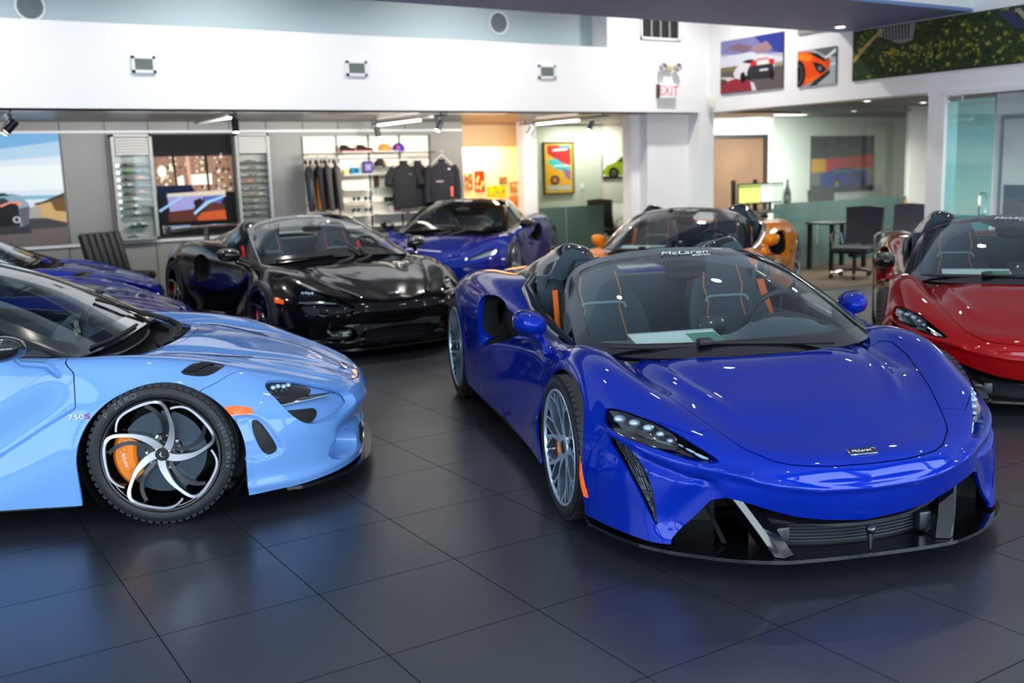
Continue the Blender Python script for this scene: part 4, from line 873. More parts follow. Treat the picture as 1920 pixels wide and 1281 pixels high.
    gr, _ = raw.clip(poly_f(raw, 'yz', P_GRI, .2), -1); gr = gr.off(-.03)
    for sg in (1, -1):
        g2 = gr if sg > 0 else gr.mir(); mb = MB()
        for k in range(8):   # slats that follow the outer edge
            t = k/7; a = np.array([.866-.05*t, .485-.03*t]); b = np.array([.752-.012*t, .172]); a[0] = .862-.048*t
            p = []
            for i in range(9):
                q = a*(1-i/8)+b*(i/8); j = np.argmin(((raw.V[:, 1:]-q)**2).sum(1)+(raw.V[:, 0] < .2)*9); P = raw.V[j]-raw.N[j]*.022; p.append((P[0], sg*P[1], P[2]))
            mb.tube(p, .0022, 4, 1)
        for k in range(6):
            t = (k+.5)/6; a = np.array([.864, .48])*(1-t)+np.array([.755, .175])*t; p = []
            for i in range(4):
                q = a+np.array([-.06*(1-t)-.01, .006])*i/3; j = np.argmin(((raw.V[:, 1:]-q)**2).sum(1)+(raw.V[:, 0] < .2)*9); P = raw.V[j]-raw.N[j]*.02; p.append((P[0], sg*P[1], P[2]))
            mb.tube(p, .003, 4, 0)
        o = mb.build('side_grille', [K, MESHG], root); link('grille_back', shmesh('grille_back', [(g2.off(-.03) if sg > 0 else gr.off(-.03).mir(), 0)], [KM]), o)
    # amber marker at the arch edge
    mk, _ = raw.clip(poly_f(raw, 'xz', [(.155, .475), (.185, .482), (.262, .335), (.30, .20), (.272, .20), (.235, .335)], .5, 1), -1)
    for s in (1, -1): panel_obj('side_marker', mk.off(.003), root, mats=[AMB], side=s)
    rm, _ = raw.clip(poly_f(raw, 'xz', [(-3.12, .62), (-3.16, .62), (-3.17, .42), (-3.13, .42)], .5, 1), -1)
    for s in (1, -1): panel_obj('rear_marker', rm.off(.003), root, mats=[REDL], side=s)
    for yy, zz in ((.36, .285), (.62, .345)):
        j = np.argmin(((raw.V[:, 1:]-np.array([yy, zz]))**2).sum(1)+(raw.V[:, 0] < .4)*9); P, Nn = raw.V[j], raw.N[j]
        for sg in (1, -1):
            q = MB(); n_ = Vector((Nn[0], sg*Nn[1], Nn[2])); c_ = Vector((P[0], sg*P[1], P[2])); q.cyl(c_-n_*.004, c_+n_*.0015, .011, 16); q.build('parking_sensor', PAINT, root)
    # splitter and lower grille
    mb = MB(); out = dense([(.935, 0), (.932, .15), (.922, .30), (.90, .40), (.84, .53), (.76, .64), (.67, .745), (.52, .845), (.30, .925)], 30)
    poly = [(a, b) for a, b in out]+[(.05, .90), (.05, -.90)]+[(a, -b) for a, b in out[::-1]][:-1]; mb.prism(poly, 'z', .078, .092, 0)
    mb.build('splitter', K, root)
    mb = MB(); W = .345
    prof = lambda y: (.845-.10*(y/.4)**2)
    ys = np.linspace(-.40, .40, 25)
    band = [[(prof(y)+dx, y, z+.05*(abs(y)/.4)**2.2) for y in ys] for dx, z in ((-.02, .235), (.0, .205), (.015, .185), (.02, .178), (-.05, .176))]
    mb.grid(band, 0); mb.grid([[(.80-.1*(y/.4)**2, y, z) for y in ys] for z in (.09, .25)], 1)
    for k in range(6): z = .108+.013*k; mb.tube([(prof(y)-.03, y, z) for y in np.linspace(-.27, .27, 13)], .0042, 5, 2)
    for sg in (-1, 1):
        mb.box((prof(.30)-.01, sg*.305, .14), (.05, .055, .075), 3, bev=.008)
        P = [(.765, sg*.47, .30), (.80, sg*.44, .25), (.86, sg*.395, .17), (.905, sg*.355, .095)]
        L = [[(p[0]-.03+dx, p[1]+sg*dy, p[2]) for p in P] for dx, dy in ((-.10, .035), (0, .022), (.02, -.005), (.0, -.055), (-.06, -.06))]; mb.grid(L, 0, sm=False)
        # outer duct blades
        mb.grid([[(.45, sg*yy, .30), (.70, sg*(yy-.03), .10)] for yy in (.52, .54)], 1)
    mb.ell((.905, 0, .175), (.02, .02, .02), 0, 8); mb.tube([(.90, 0, .17), (.905, 0, .10)], [.014, .008], 8, 0)
    mb.build('lower_grille', [K, KM, MESHG, mat('smoked_plastic', rgb(30, 36, 44), .3)], root)
    # dark inside of the outer ducts, with a mesh pad
    for sg in (1, -1):
        mb = MB(); mb.grid([[(.42, sg*.42, .06), (.42, sg*.42, .42)], [(.36, sg*.60, .06), (.36, sg*.60, .42)], [(.5, sg*.76, .06), (.5, sg*.76, .42)]], 0, sm=False); mb.add([(.76, sg*.36, .33), (.36, sg*.35, .36), (.36, sg*.78, .36), (.6, sg*.74, .33)], [(0, 1, 2, 3)], 0)
        for k in range(8): mb.tube([(.62, sg*(.56+.014*k), .30), (.60, sg*(.57+.014*k), .24)], .003, 4, 1)
        mb.build('front_duct', [KM, MESHG], root)
    # underbody and tail
    mb = MB(); mb.prism([(.3, -.85), (.3, .85), (-.40, .86), (-.45, .88), (-2.2, .90), (-2.25, .6), (-3.1, .6), (-3.4, .7), (-3.4, -.7), (-3.1, -.6), (-2.25, -.6), (-2.2, -.90), (-.45, -.88), (-.4, -.86)], 'z', .10, .13, 0)
    mb.prism([(-3.45, -.75), (-3.45, .75), (-3.1, .75), (-3.1, -.75)], 'z', .16, .40, 0); mb.build('underbody', KM, root)
    # engine deck and buttresses
    mb = MB(); mb.grid([[(-1.88-.1*i, y, .905-.0035*i-.03*(abs(y) < .3)*((i % 2) == 0)) for y in np.linspace(-.345, .345, 9)] for i in range(11)], 0, sm=False); mb.build('engine_cover', KM, root)
    for sg in (1, -1):
        S = []
        for xx, yo, zt, wi, zb in ((-1.385, .525, 1.095, .13, .93), (-1.42, .53, 1.118, .17, .86), (-1.60, .575, 1.068, .22, .86), (-1.80, .60, 1.01, .22, .86), (-1.98, .615, .955, .2, .86), (-2.3, .63, .89, .18, .84), (-2.6, .63, .84, .15, .80)):
            h = zt-zb; S.append([(xx-.02, sg*(yo+.11), zb), (xx-.01, sg*(yo+.07), zb+.40*h), (xx, sg*(yo+.018), zb+.9*h), (xx, sg*(yo-.012), zt), (xx, sg*(yo-wi*.5), zt-.004), (xx, sg*(yo-wi), zt-.03-.1*h), (xx, sg*(yo-wi-.05), zb)])
        S = tens(S, 30, 19); mb = MB(); mb.grid(S.tolist(), 0); mb.add([tuple(p) for p in S[0]], [tuple(range(19))], 1); b = mb.build('rear_buttress', [K, TRIM], root)
        q = MB(); q.ell((-1.425, sg*.545, .985), (.022, .052, .068), 0, 10); link('buttress_window', q.mesh('buttress_window', GREY), b)
        q = MB(); q.box((-1.46, sg*.60, .80), (.05, .16, .30), 0, Matrix.Rotation(-.1, 3, 'Y'), bev=.02); link('pillar_trim', q.mesh('pillar_trim', TRIM), b)
    # cockpit
    Gw, Nw, gl = windscreen(root, WS_A, (.055, .06, .105)); cabin(root)
    for yy in (-.37, .37): seat(root, yy)
    for sg in (1, -1):
        mb = MB(); mb.tube([(-.40, sg*.735, .685), (-.8, sg*.755, .725), (-1.2, sg*.755, .79), (-1.5, sg*.73, .87), (-1.62, sg*.64, .93)], [.03, .032, .034, .034, .03], 10, 0, sy=.8); mb.box((-.95, sg*.735, .58), (1.05, .04, .24), 1, bev=.02); mb.build('door_sill_trim', [K, TRIM], root)
        mb = MB(); mb.add([(-.40, sg*.725, .70), (-.66, sg*.725, .705), (-.62, sg*.705, .81)], [(0, 1, 2)], 0); mb.tube([(-.66, sg*.735, .70), (-.615, sg*.705, .82)], .007, 6, 0); mb.build('quarter_light', K, root)
        mirror(root, (-.72, .905, .785), (-.52, .86, .655), sg, w=.16)
    mb = MB(); mb.add([(-.86, -.13, 1.022), (-.86, .10, 1.022), (-1.0, .14, 1.075), (-1.0, -.26, 1.07), (-.87, -.13, .985), (-.87, .10, .985)], [(0, 1, 2, 3), (0, 4, 5, 1)], 0); mb.build('sensor_housing', KM, root)
    mb = MB(); mb.ell((-.93, .0, .97), (.015, .11, .035), 1, 10); mb.ell((-.935, 0, .97), (.015, .10, .029), 0, 10); mb.cyl((-.93, 0, 1.0), (-.95, 0, 1.06), .01, 8, 1); mb.build('rear_view_mirror', [MIRG, KM], root)
    Y = (np.array(WS_A[3][0])-np.array(WS_A[2][0])); decal_text(root, 'McLaren', 'BOSTON', (-.935, .0, 1.088), (0, 1, 0), tuple(Y), .062)
    mb = MB(); swoosh(mb, (-.928, .185, 1.096), (0, 1, 0), tuple(Y), .028); mb.build('screen_emblem', WHT, root)
    wiper(root, [(-.205, -.66, .735), (-.13, -.5, .733), (-.085, -.3, .735), (-.07, -.12, .735)], [(.0, .35, .715), (-.03, .15, .72), (-.05, -.05, .728), (-.072, -.25, .738)])
    mb = MB(); mb.box((-.27, -.30, .735), (.20, .44, .003), 0, Matrix.Rotation(.22, 3, 'Y')); mb.box((-.27, -.16, .738), (.13, .15, .001), 1, Matrix.Rotation(.22, 3, 'Y')); mb.tube([(-.17, -.52, .716), (-.17, -.08, .716), (-.37, -.08, .76), (-.37, -.52, .76)], .003, 4, 2, closed=True); mb.build('window_sticker', [PAPER, mat('print_green', rgb(90, 140, 120), .7), CHR], root)
    # badge on the nose
    b = MB(); Rb = Matrix.Rotation(.36, 3, 'Y'); b.box((.832, 0, .4585), (.038, .115, .005), 0, Rb, bev=.002); b.box((.8325, 0, .4615), (.031, .108, .002), 1, Rb); o = b.build('badge', [CHR, KM], root)
    X = (0, 1, 0); Yv = (-math.cos(.36), 0, math.sin(.36)); text('badge_lettering', 'McLaren', .020, WHT, o, mtx=frame((.8335, -.006, .4632), X, Yv), ext=.0004, shear=.3, sx=1.15)
    mb = MB(); swoosh(mb, (.838-.005, .042, .4665), X, Yv, .009); link('badge_emblem', mb.mesh('badge_emblem', WHT), o)
    for sg in (1, -1):
        make_wheel('ten', .325, .258, .235, (-.06, sg*.835, .325), sg, root); make_wheel('ten', .352, .272, .29, (-2.71, sg*.82, .352), sg, root)
    return root
# ---------------------------------------------------------------- mid-engined coupe / roadster with hollow eye-socket lamps, and the plain grand tourer
WS_B = [
 [(-.22,0,.79),(-.225,.25,.787),(-.245,.46,.778),(-.285,.60,.768),(-.32,.68,.762),(-.36,.745,.757)],
 [(-.48,0,.935),(-.485,.24,.93),(-.50,.44,.915),(-.53,.57,.898),(-.56,.645,.88),(-.60,.705,.862)],
 [(-.75,0,1.065),(-.76,.23,1.06),(-.78,.42,1.04),(-.81,.54,1.018),(-.84,.605,.995),(-.87,.655,.972)],
 [(-1.08,0,1.165),(-1.085,.22,1.16),(-1.095,.40,1.14),(-1.105,.51,1.11),(-1.11,.57,1.085),(-1.11,.605,1.065)]]
PB_EYE = [(.735,.592),(.69,.597),(.60,.572),(.50,.512),(.405,.455),(.395,.415),(.45,.39),(.563,.372),(.70,.366),(.765,.388),(.795,.465),(.775,.555)]
PB_BACK = [(.738,.590),(.69,.596),(.61,.572),(.585,.545),(.62,.520),(.70,.505),(.775,.500),(.785,.55)]
PB_LOW = [(.79,.47),(.775,.405),(.73,.372),(.66,.40),(.64,.445),(.70,.455)]
HOODB = [(-.22,-.3),(.03,-.3),(.03,0),(.02,.2),(-.03,.38),(-.12,.52),(-.22,.61),(-.10,.645),(.05,.63),(.20,.60),(.40,.52),(.58,.43),(.74,.34),(.82,.28),(.86,.22),(.885,.10),(.885,0),(.885,-.3)]
AFB = (.02, .30, .368, .345); ARB = (-2.67, .34, .385, .375)
def disp_B(V):
    x, y, z = V.T; d = np.zeros(len(V)); xy = V[:, :2]; yz = V[:, 1:]
    dd, s = dline(xy, [(-.2, .60), (.1, .60), (.30, .57), (.47, .50), (.66, .42), (.80, .33)]); d += .007*np.exp(-(dd/.02)**2)*(z > .4)
    dd, s = dline(xy, [(0, .42), (.3, .36), (.6, .24), (.8, .12)]); d -= .007*np.exp(-(dd/.06)**2)*(z > .4)
    zl = np.interp(-x, [-.3, .25, .345, .49, .69, 1.2, 1.9], [.553, .553, .55, .468, .346, .22, .18]); t = z-zl
    d -= .042*sstep(t, 0, .022)*(1-sstep(t, .03, .24))*sstep(-x, .20, .55)*(y > .6)*(x > -2.2)
    for cx, cz, R, Rz in (AFB, ARB):
        r = np.hypot(x-cx, (z-cz)*R/Rz); d += .008*np.exp(-((r-R)/.03)**2)*(y > .7)
    # front: hollow cheek above the lower scoop, crisp lip edge
    dd, s = dline(yz, [(0, .30), (.3, .30), (.5, .29), (.62, .26)]); d -= .035*np.exp(-(dd/.05)**2)*(x > .5)*(1-sstep(s, .8, 1))
    dd, s = dline(yz, [(0, .385), (.25, .39), (.42, .40)]); d += .008*np.exp(-(dd/.02)**2)*(x > .5)
    dd, s = dline(V[:, [0, 2]], [(.36, .14), (.6, .13), (.9, .15)]); d += .012*np.exp(-(dd/.022)**2)*(y > .2)*(x > .2)
    # outlet panel behind the marker
    f = sdpoly(V[:, [0, 2]], chaikin([(.30, .478), (.46, .478), (.56, .305), (.54, .265), (.36, .255)])); d -= .014*sstep(-f, 0, .012)*(y > .6)
    return d
def disp_G(V):
    x, y, z = V.T; d = np.zeros(len(V)); xy = V[:, :2]; yz = V[:, 1:]
    dd, s = dline(yz, [(0, .40), (.3, .41), (.5, .43), (.75, .47)]); d += .010*np.exp(-(dd/.02)**2)*(x > .4)
    dd, s = dline(xy, [(0, .50), (.3, .46), (.7, .34)]); d += .008*np.exp(-(dd/.03)**2)*(z > .4)
    for cx, cz, R, Rz in (AFB, ARB):
        r = np.hypot(x-cx, (z-cz)*R/Rz); d += .008*np.exp(-((r-R)/.03)**2)*(y > .7)
    f = sdpoly(V[:, [0, 2]], [(-1.0, .60), (-1.9, .80), (-1.93, .50), (-1.4, .55)]); d -= .06*sstep(-x, 1.0, 1.6)*sstep(-f, 0, .05)*(y > .6)
    return d
def build_b(variant, name):
    root = empty(name); G = .0022; gt = variant == 'gt'; spider = variant == 'spider'
    raw = master(NET_B, 380, 170, disp_G if gt else disp_B); m = raw
    eye = chaikin([(.80, .585), (.74, .60), (.62, .555), (.50, .50), (.485, .485), (.52, .478), (.66, .50), (.79, .535), (.815, .56)]) if gt else chaikin(PB_EYE)
    scoop = chaikin([(.675, .205), (.625, .275), (.52, .285), (.42, .275), (.38, .19), (.47, .15), (.62, .155)]) if not gt else chaikin([(.72, .33), (.60, .34), (.50, .30), (.46, .17), (.66, .16), (.76, .22)])
    intake = [(-1.93, .78), (-1.72, .80), (-1.45, .72), (-1.50, .60), (-1.80, .49), (-1.92, .55)]
    m, rA = cut_arch(m, *AFB); m, rB = cut_arch(m, *ARB)
    m, rL = m.clip(poly_f(m, 'yz', eye, .3), 1); m, rS = m.clip(poly_f(m, 'yz', scoop, .4), 1)
    mouth = [(-.2, .12), (-.2, .25), (0, .25), (.30, .25), (.33, .22), (.34, .12)]; m, rM = m.clip(poly_f(m, 'yz', mouth, .4), 1)
    if not gt:
        ventp = chaikin([(.405, .448), (.452, .445), (.524, .31), (.517, .279), (.457, .272)]); m, rV = m.clip(np.maximum(sdpoly(m.V[:, [0, 2]], ventp), .5-m.V[:, 1]), 1)
    m, rI = m.clip(np.maximum(sdpoly(m.V[:, [0, 2]], chaikin(intake)), .5-m.V[:, 1]), 1)
    tubp = chaikin([(.0, -.2), (-.01, .2), (-.06, .38), (-.16, .53), (-.30, .66), (-.42, .735), (-.8, .755), (-1.2, .755), (-1.5, .72), (-1.68, .62), (-1.7, .3), (-1.7, -.2)], 2)
    m, rT = m.clip(np.maximum(sdpoly(m.V[:, :2], tubp), .45-m.V[:, 2]), 1)
    zf = np.interp(m.V[:, 1], [0, .12, .22, .3, .36, .5], [.468, .472, .485, .50, .50, .40]); hd = list(HOODB[:12])+[(.80, .30), (1.0, .28), (1.0, -.3)]
    sh = np.maximum(sdpoly(m.V[:, :2], hd), zf-m.V[:, 2]); hood, _ = m.clip(sh+G, -1); rest, _ = m.clip(sh-G, 1); whole('hood', hood, root)
    fB = sdpoly(rest.V[:, :2], [(.60, .42), (.50, .56), (.43, .645), (.365, .73), (.28, .83), (.18, .92), (.1, 1.1), (2, 1.1), (2, -.5), (.70, -.5)])
    bump, _ = rest.clip(fB+G*.6, -1); rest, _ = rest.clip(fB-G*.6, 1)
    ex = [(duct(rL, (-.03, -.01, -.006), .12), 0), (duct(rS, (-.10, 0, .01), .1), 0), (duct(rM, (-.12, 0, 0), 0), 1)]
    if not gt: ex.append((duct(rV, (-.02, -.06, 0), .05), 1))
    whole('front_bumper', bump, root, mats=[PAINT, KM], extra=ex)
    fD = rest.V[:, 0]-(-.345-.04*sstep(rest.V[:, 2], .70, .76)); fD = fD if gt else np.maximum(fD, np.where(rest.V[:, 0] > -1.8, np.interp(-rest.V[:, 0], [-.3, .25, .345, .49, .69, 1.2, 1.9], [.553, .553, .55, .468, .346, .22, .18])-rest.V[:, 2], -1)); fend, _ = rest.clip(-fD+.0032, -1); rest, _ = rest.clip(-fD-.0032, 1); both('front_fender', fend, root)
    fQ = rest.V[:, 0]-(-1.85+.15*sstep(rest.V[:, 2], .5, .8)); door, _ = rest.clip(-fQ+G, -1); quar, _ = rest.clip(-fQ-G, 1)
    both('door', door, root, mats=[PAINT, KM], extra=[(duct(rI, (-.08, -.14, 0), .2), 1)]); both('rear_quarter', quar, root)
    us, _ = cut_arch(raw.off(-.014), AFB[0], AFB[1], AFB[2]+.006, AFB[3]+.006); us, _ = cut_arch(us, ARB[0], ARB[1], ARB[2]+.006, ARB[3]+.006)
    for pl, po, lo in (('yz', eye, .3), ('yz', scoop, .4), ('yz', mouth, .4)): us, _ = us.clip(poly_f(us, pl, po, lo), 1)
    us, _ = us.clip(np.maximum(sdpoly(us.V[:, [0, 2]], intake), .5-us.V[:, 1]), 1); us, _ = us.clip(np.maximum(sdpoly(us.V[:, :2], tubp), .45-us.V[:, 2]), 1)
    link('under_skin', shmesh('under_skin', [(us, 0), (us.mir(), 0)], [KM]), root); housings(root, AFB, ARB)
    lp, _ = raw.clip(poly_f(raw, 'yz', eye, .3), -1); bk, _ = raw.clip(poly_f(raw, 'yz', chaikin(PB_BACK), .3), -1); lw, _ = raw.clip(poly_f(raw, 'yz', chaikin(PB_LOW), .3), -1)
    sc, _ = raw.clip(poly_f(raw, 'yz', scoop, .4), -1); mo, _ = raw.clip(poly_f(raw, 'yz', mouth, .4), -1)
    it, _ = raw.clip(np.maximum(sdpoly(raw.V[:, [0, 2]], np.array(intake)), .5-raw.V[:, 1]), -1)
    for sg in (1, -1):
        mm = (lambda s: s) if sg > 0 else (lambda s: s.mir())
        if gt:
            b = link('headlight', shmesh('headlight', [(mm(lp.off(-.03)), 0)], [LEDM]), root); link('lamp_lens', shmesh('lamp_lens', [(mm(lp.off(-.004)), 0)], [LENS]), b)
        else:
            bowl = Sh(lp.V+np.array([-.05, -.004, -.01])*1.0, lp.N, lp.F)
            b = link('headlight', shmesh('headlight', [(mm(bowl), 1), (mm(lip(bk.off(-.018), .05)), 0), (mm(lip(Sh(lw.V+np.array([-.04, 0, -.008]), lw.N, lw.F), .02)), 2)], [K, PAINT, KM]), root)
            mb = MB(); P0 = np.array([.50, .765, .485]); P1 = np.array([.80, .515, .475]); A = []
            for i in range(15):
                t = i/14; c = P0*(1-t)+P1*t+np.array([.018*math.sin(math.pi*t), .02*math.sin(math.pi*t), .004*math.sin(math.pi*t)]); w = .045*(1-t)+.010; h = .016*(1-t**2)+.004; A.append([(c[0]+a*w*.6-.02, sg*(c[1]+a*w*.8-.01), c[2]+b_*h) for a, b_ in ((-1, .2), (-.4, 1), (.5, .8), (1, 0), (.5, -.8), (-.4, -1), (-1, -.2))]+[])
            mb.grid([r+[r[0]] for r in A], 0); mb.add(A[-1], [tuple(range(7))], 0); mb.tube([(A[i][3][0]+.001, A[i][3][1], A[i][3][2]+.002) for i in range(1, 14)], .0035, 6, 1)
            link('daytime_light', mb.mesh('daytime_light', [K, LEDM]), b)
            for k_ in range(4):
                t = k_/3; j = np.argmin(((raw.V[:, 1:]-np.array([.725-.06*t, .572-.008*t]))**2).sum(1)+(raw.V[:, 0] < .2)*9); P = raw.V[j]-raw.N[j]*.008; q = MB(); q.ell((P[0]-.004, sg*P[1], P[2]), (.014, .014, .012), 0, 8); link('lamp_projector', q.mesh('lamp_projector', LEDM), b)
        s2 = Sh(sc.V+np.array([-.10, 0, .008]), sc.N, sc.F); link('lower_scoop', shmesh('lower_scoop', [(mm(s2), 0)], [KM if gt else PAINT]), root)
        link('side_intake_core', shmesh('side_intake_core', [(mm(it.off(-.13)), 0)], [KM]), root)
        if not gt:
            vp, _ = raw.clip(np.maximum(sdpoly(raw.V[:, [0, 2]], ventp), .5-raw.V[:, 1]), -1); link('outlet_core', shmesh('outlet_core', [(mm(vp.off(-.055)), 0)], [KM]), root)
            mk, _ = raw.clip(poly_f(raw, 'xz', [(.302, .524), (.35, .521), (.415, .505), (.43, .474), (.333, .482)], .5, 1), -1); o = panel_obj('side_marker', mk.off(.003), root, mats=[AMB], side=sg)
            # black louvres in the top of the fender
            lv, _ = raw.clip(poly_f(raw, 'xy', chaikin([(.105, .855), (.14, .81), (.19, .745), (.285, .722), (.30, .735), (.262, .80), (.21, .838)], 1), .5, 2), -1); lo_ = panel_obj('fender_louvre', lv.off(.002), root, mats=[K], side=sg)
            q = MB()
            for k_ in range(4):
                t = k_/3; pa = []
                for i in range(6):
                    s_ = i/5; P2 = np.array([.135+.036*t+.075*s_, .838-.008*t-.085*s_]); j = np.argmin(((raw.V[:, :2]-P2)**2).sum(1)+(raw.V[:, 2] < .5)*9); P = raw.V[j]; pa.append((P[0], sg*P[1], P[2]+.006))
                q.tube(pa, .006, 6, 0, sy=.8)
            link('louvre_blade', q.mesh('louvre_blade', K), lo_)
            # slot in the bonnet beside the crease
            sl, _ = raw.clip(poly_f(raw, 'xy', chaikin([(-.01, .53), (.10, .505), (.28, .425), (.42, .325), (.26, .405), (.08, .485)]), .5, 2), -1); panel_obj('bonnet_slot', sl.off(.002), root, mats=[KM], side=sg)
    # mouth, splitter, floor
    mb = MB(); mb.grid([[(.78, y, z) for y in (-.36, 0, .36)] for z in (.08, .27)], 0)
    for k in range(4): mb.tube([(.80, -.33, .14+.028*k), (.805, 0, .14+.028*k), (.80, .33, .14+.028*k)], .004, 5, 1)
    mb.build('lower_grille', [KM, MESHG], root)
    mb = MB(); out = dense([(.945, 0), (.94, .2), (.925, .35), (.885, .48), (.82, .60), (.73, .70), (.62, .79)], 24); mb.prism(out+[(.55, .80), (.55, -.80)]+[(a, -b) for a, b in out[::-1]][:-1], 'z', .078, .094, 0); mb.build('splitter', CARB, root)
    mb = MB(); mb.prism([(.5, -.80), (.5, .80), (.42, .85), (.40, .66), (-.36, .66), (-.38, .90), (-2.26, .90), (-2.28, .6), (-3.08, .6), (-3.4, .7), (-3.4, -.7), (-3.08, -.6), (-2.28, -.6), (-2.26, -.90), (-.38, -.90), (-.36, -.66), (.40, -.66), (.42, -.85)], 'z', .095, .12, 0)
    mb.prism([(-3.45, -.75), (-3.45, .75), (-3.1, .75), (-3.1, -.75)], 'z', .16, .40, 0); mb.build('underbody', KM, root)
    # scuttle well with wiper gear
    mb = MB(); W = [(.025, 0), (.015, .2), (-.035, .38), (-.125, .52), (-.28, .66)]; Wd = dense(W, 16)
    mb.grid([[(a-.015, b, .728), (a-.06, b, .675), (a-.30, b*.93, .665), (min(a-.24, -.235-.0*b), b*.97, .775 if abs(b) < .6 else .74)] for a, b in [(a, -b) for a, b in Wd[::-1]]+Wd[1:]], 0); mb.build('scuttle_well', KM, root)
    mb = MB(); mb.tube([(-.12, .02, .70), (-.06, .06, .742), (-.075, .16, .765), (-.14, .24, .785), (-.30, .20, .85)], [.024, .022, .019, .015, .01], 8, 0); mb.tube([(-.12, -.16, .70), (-.055, -.12, .742), (-.07, -.02, .765), (-.14, .06, .785)], [.024, .022, .019, .012], 8, 0); mb.box((-.07, -.02, .725), (.06, .26, .03), 0, bev=.01)
    mb.tube([(-.235, -.10, .812), (-.245, -.30, .806), (-.275, -.50, .796), (-.32, -.64, .790)], .010, 6, 0, sy=.8); mb.tube([(-.46, .02, .94), (-.34, .10, .885), (-.24, .16, .825)], .011, 6, 0, sy=.8); mb.build('wiper', KM, root)
    Gw, Nw, gl = windscreen(root, WS_B, (.05, .07, .10)); cabin(root, dz=.045, dx=-.13)
    for yy in (-.37, .37): seat(root, yy, accent=spider)
    Y = np.array(WS_B[3][0])-np.array(WS_B[2][0]); decal_text(root, 'McLaren', 'BOSTON', (-1.03, 0, 1.155), (0, 1, 0), tuple(Y), .06)
    mb = MB(); swoosh(mb, (-1.02, .185, 1.16), (0, 1, 0), tuple(Y), .026); mb.build('screen_emblem', WHT, root)
    mb = MB(); mb.ell((-.98, .0, 1.03), (.015, .11, .035), 1, 10); mb.cyl((-.98, 0, 1.05), (-1.0, 0, 1.12), .01, 8, 1); mb.build('rear_view_mirror', [MIRG, KM], root)
    for sg in (1, -1):
        mb = MB(); mb.tube([(-.45, sg*.742, .752), (-.8, sg*.765, .775), (-1.2, sg*.765, .82), (-1.5, sg*.735, .86), (-1.66, sg*.64, .88)], [.026]*5, 10, 0, sy=.7); mb.box((-1.0, sg*.735, .60), (1.1, .04, .28), 1, bev=.02); mb.build('door_sill_trim', [K, TRIM], root)
        if spider or gt or sg < 0: mirror(root, (-.575, .985, .85), (-.42, .845, .70), sg, w=.20)
    if spider:
        mb = MB(); mb.grid([[(-1.78-.1*i, y, .93-.006*i+.02*math.cos(y*5)) for y in np.linspace(-.5, .5, 11)] for i in range(14)], 0); mb.build('engine_cover', K, root)
        for sg in (1, -1):
            S = []
            for xx, yo, zt, wi, zb in ((-1.42, .50, 1.07, .14, .90), (-1.46, .51, 1.10, .18, .86), (-1.65, .53, 1.07, .22, .86), (-1.95, .54, 1.0, .22, .86), (-2.4, .54, .92, .2, .84), (-2.7, .54, .87, .15, .80)):
                h = zt-zb; S.append([(xx-.02, sg*(yo+.13), zb), (xx-.01, sg*(yo+.08), zb+.40*h), (xx, sg*(yo+.02), zb+.9*h), (xx, sg*(yo-.012), zt), (xx, sg*(yo-wi*.5), zt-.004), (xx, sg*(yo-wi), zt-.03-.1*h), (xx, sg*(yo-wi-.05), zb)])
            S = tens(S, 30, 19); mb = MB(); mb.grid(S.tolist(), 0); mb.add([tuple(p) for p in S[0]], [tuple(range(19))], 1); mb.build('rear_buttress', [K, KM], root)
        mb = MB(); rows = [[(-3.30+c*.26, y, 1.0+th-.03*(abs(y)/.85)**3) for c, th in ((0, .01), (.25, .028), (.6, .02), (1, 0), (.6, -.004), (.25, -.002), (0, .004))] for y in np.linspace(-.86, .86, 21)]; mb.grid(rows, 0)
        for sg in (-1, 1): mb.box((-3.18, sg*.86, .985), (.32, .014, .10), 0, bev=.006); mb.prism([(-3.25, .80), (-3.10, .80), (-3.05, 1.0), (-3.22, 1.0)], 'y', sg*.42-.008, sg*.42+.008, 0)
        mb.build('rear_wing', CARB, root)
    else:
        R_ = []
        for xx, hw, zt, ze in ((-1.085, .60, 1.168, 1.07), (-1.25, .595, 1.188, 1.085), (-1.5, .575, 1.19, 1.08), (-1.85, .54, 1.165, 1.05), (-2.25, .49, 1.09, .985), (-2.7, .43, .985, .90), (-3.1, .40, .88, .82)):
            R_.append([(xx-.0, 0, zt), (xx-.004, hw*.35, zt-.006), (xx-.012, hw*.68, zt-.028), (xx-.02, hw*.9, (zt+ze)/2+.012), (xx-.026, hw, ze)])
        Rr = tens(R_, 40, 21); mb = MB(); mb.grid(Rr.tolist(), 0); mb.grid((Rr*[1, -1, 1]).tolist(), 0); mb.grid((Rr-[0, 0, .03]).tolist(), 1); mb.grid((Rr*[1, -1, 1]-[0, 0, .03]).tolist(), 1); mb.build('roof', [K, KM], root)
        for sg in (1, -1):
            E_ = Rr[:, -1]; L = []
            for i in range(40):
                xx = E_[i, 0]; yb = np.interp(-xx, [1.1, 1.5, 1.9, 2.4, 3.1], [.755, .74, .66, .58, .5]); zb = np.interp(-xx, [1.1, 1.5, 1.9, 2.4, 3.1], [.80, .85, .90, .88, .80]); L.append([tuple(E_[i]*[1, sg, 1]), (xx, sg*((E_[i, 1]+yb)/2+.012), (E_[i, 2]+zb)/2), (xx, sg*yb, zb)])
            edge = [(-.36, .745, .757), (-.60, .705, .862), (-.87, .655, .972), (-1.11, .605, 1.065)]; ed = dense(edge, 12)
            L0 = [[(a, sg*b, c), ((a+a)/2, sg*((b+.755)/2+.006), (c+z2)/2), (a, sg*.757, z2)] for a, b, c in ed for z2 in [min(c-.001, float(np.interp(-a, [.36, .8, 1.11], [.755, .775, .80])))]]
            mb = MB(); mb.grid(L0+L[1:16], 0); mb.build('side_window', glass('side_glass', (.35, .42, .45)), root)
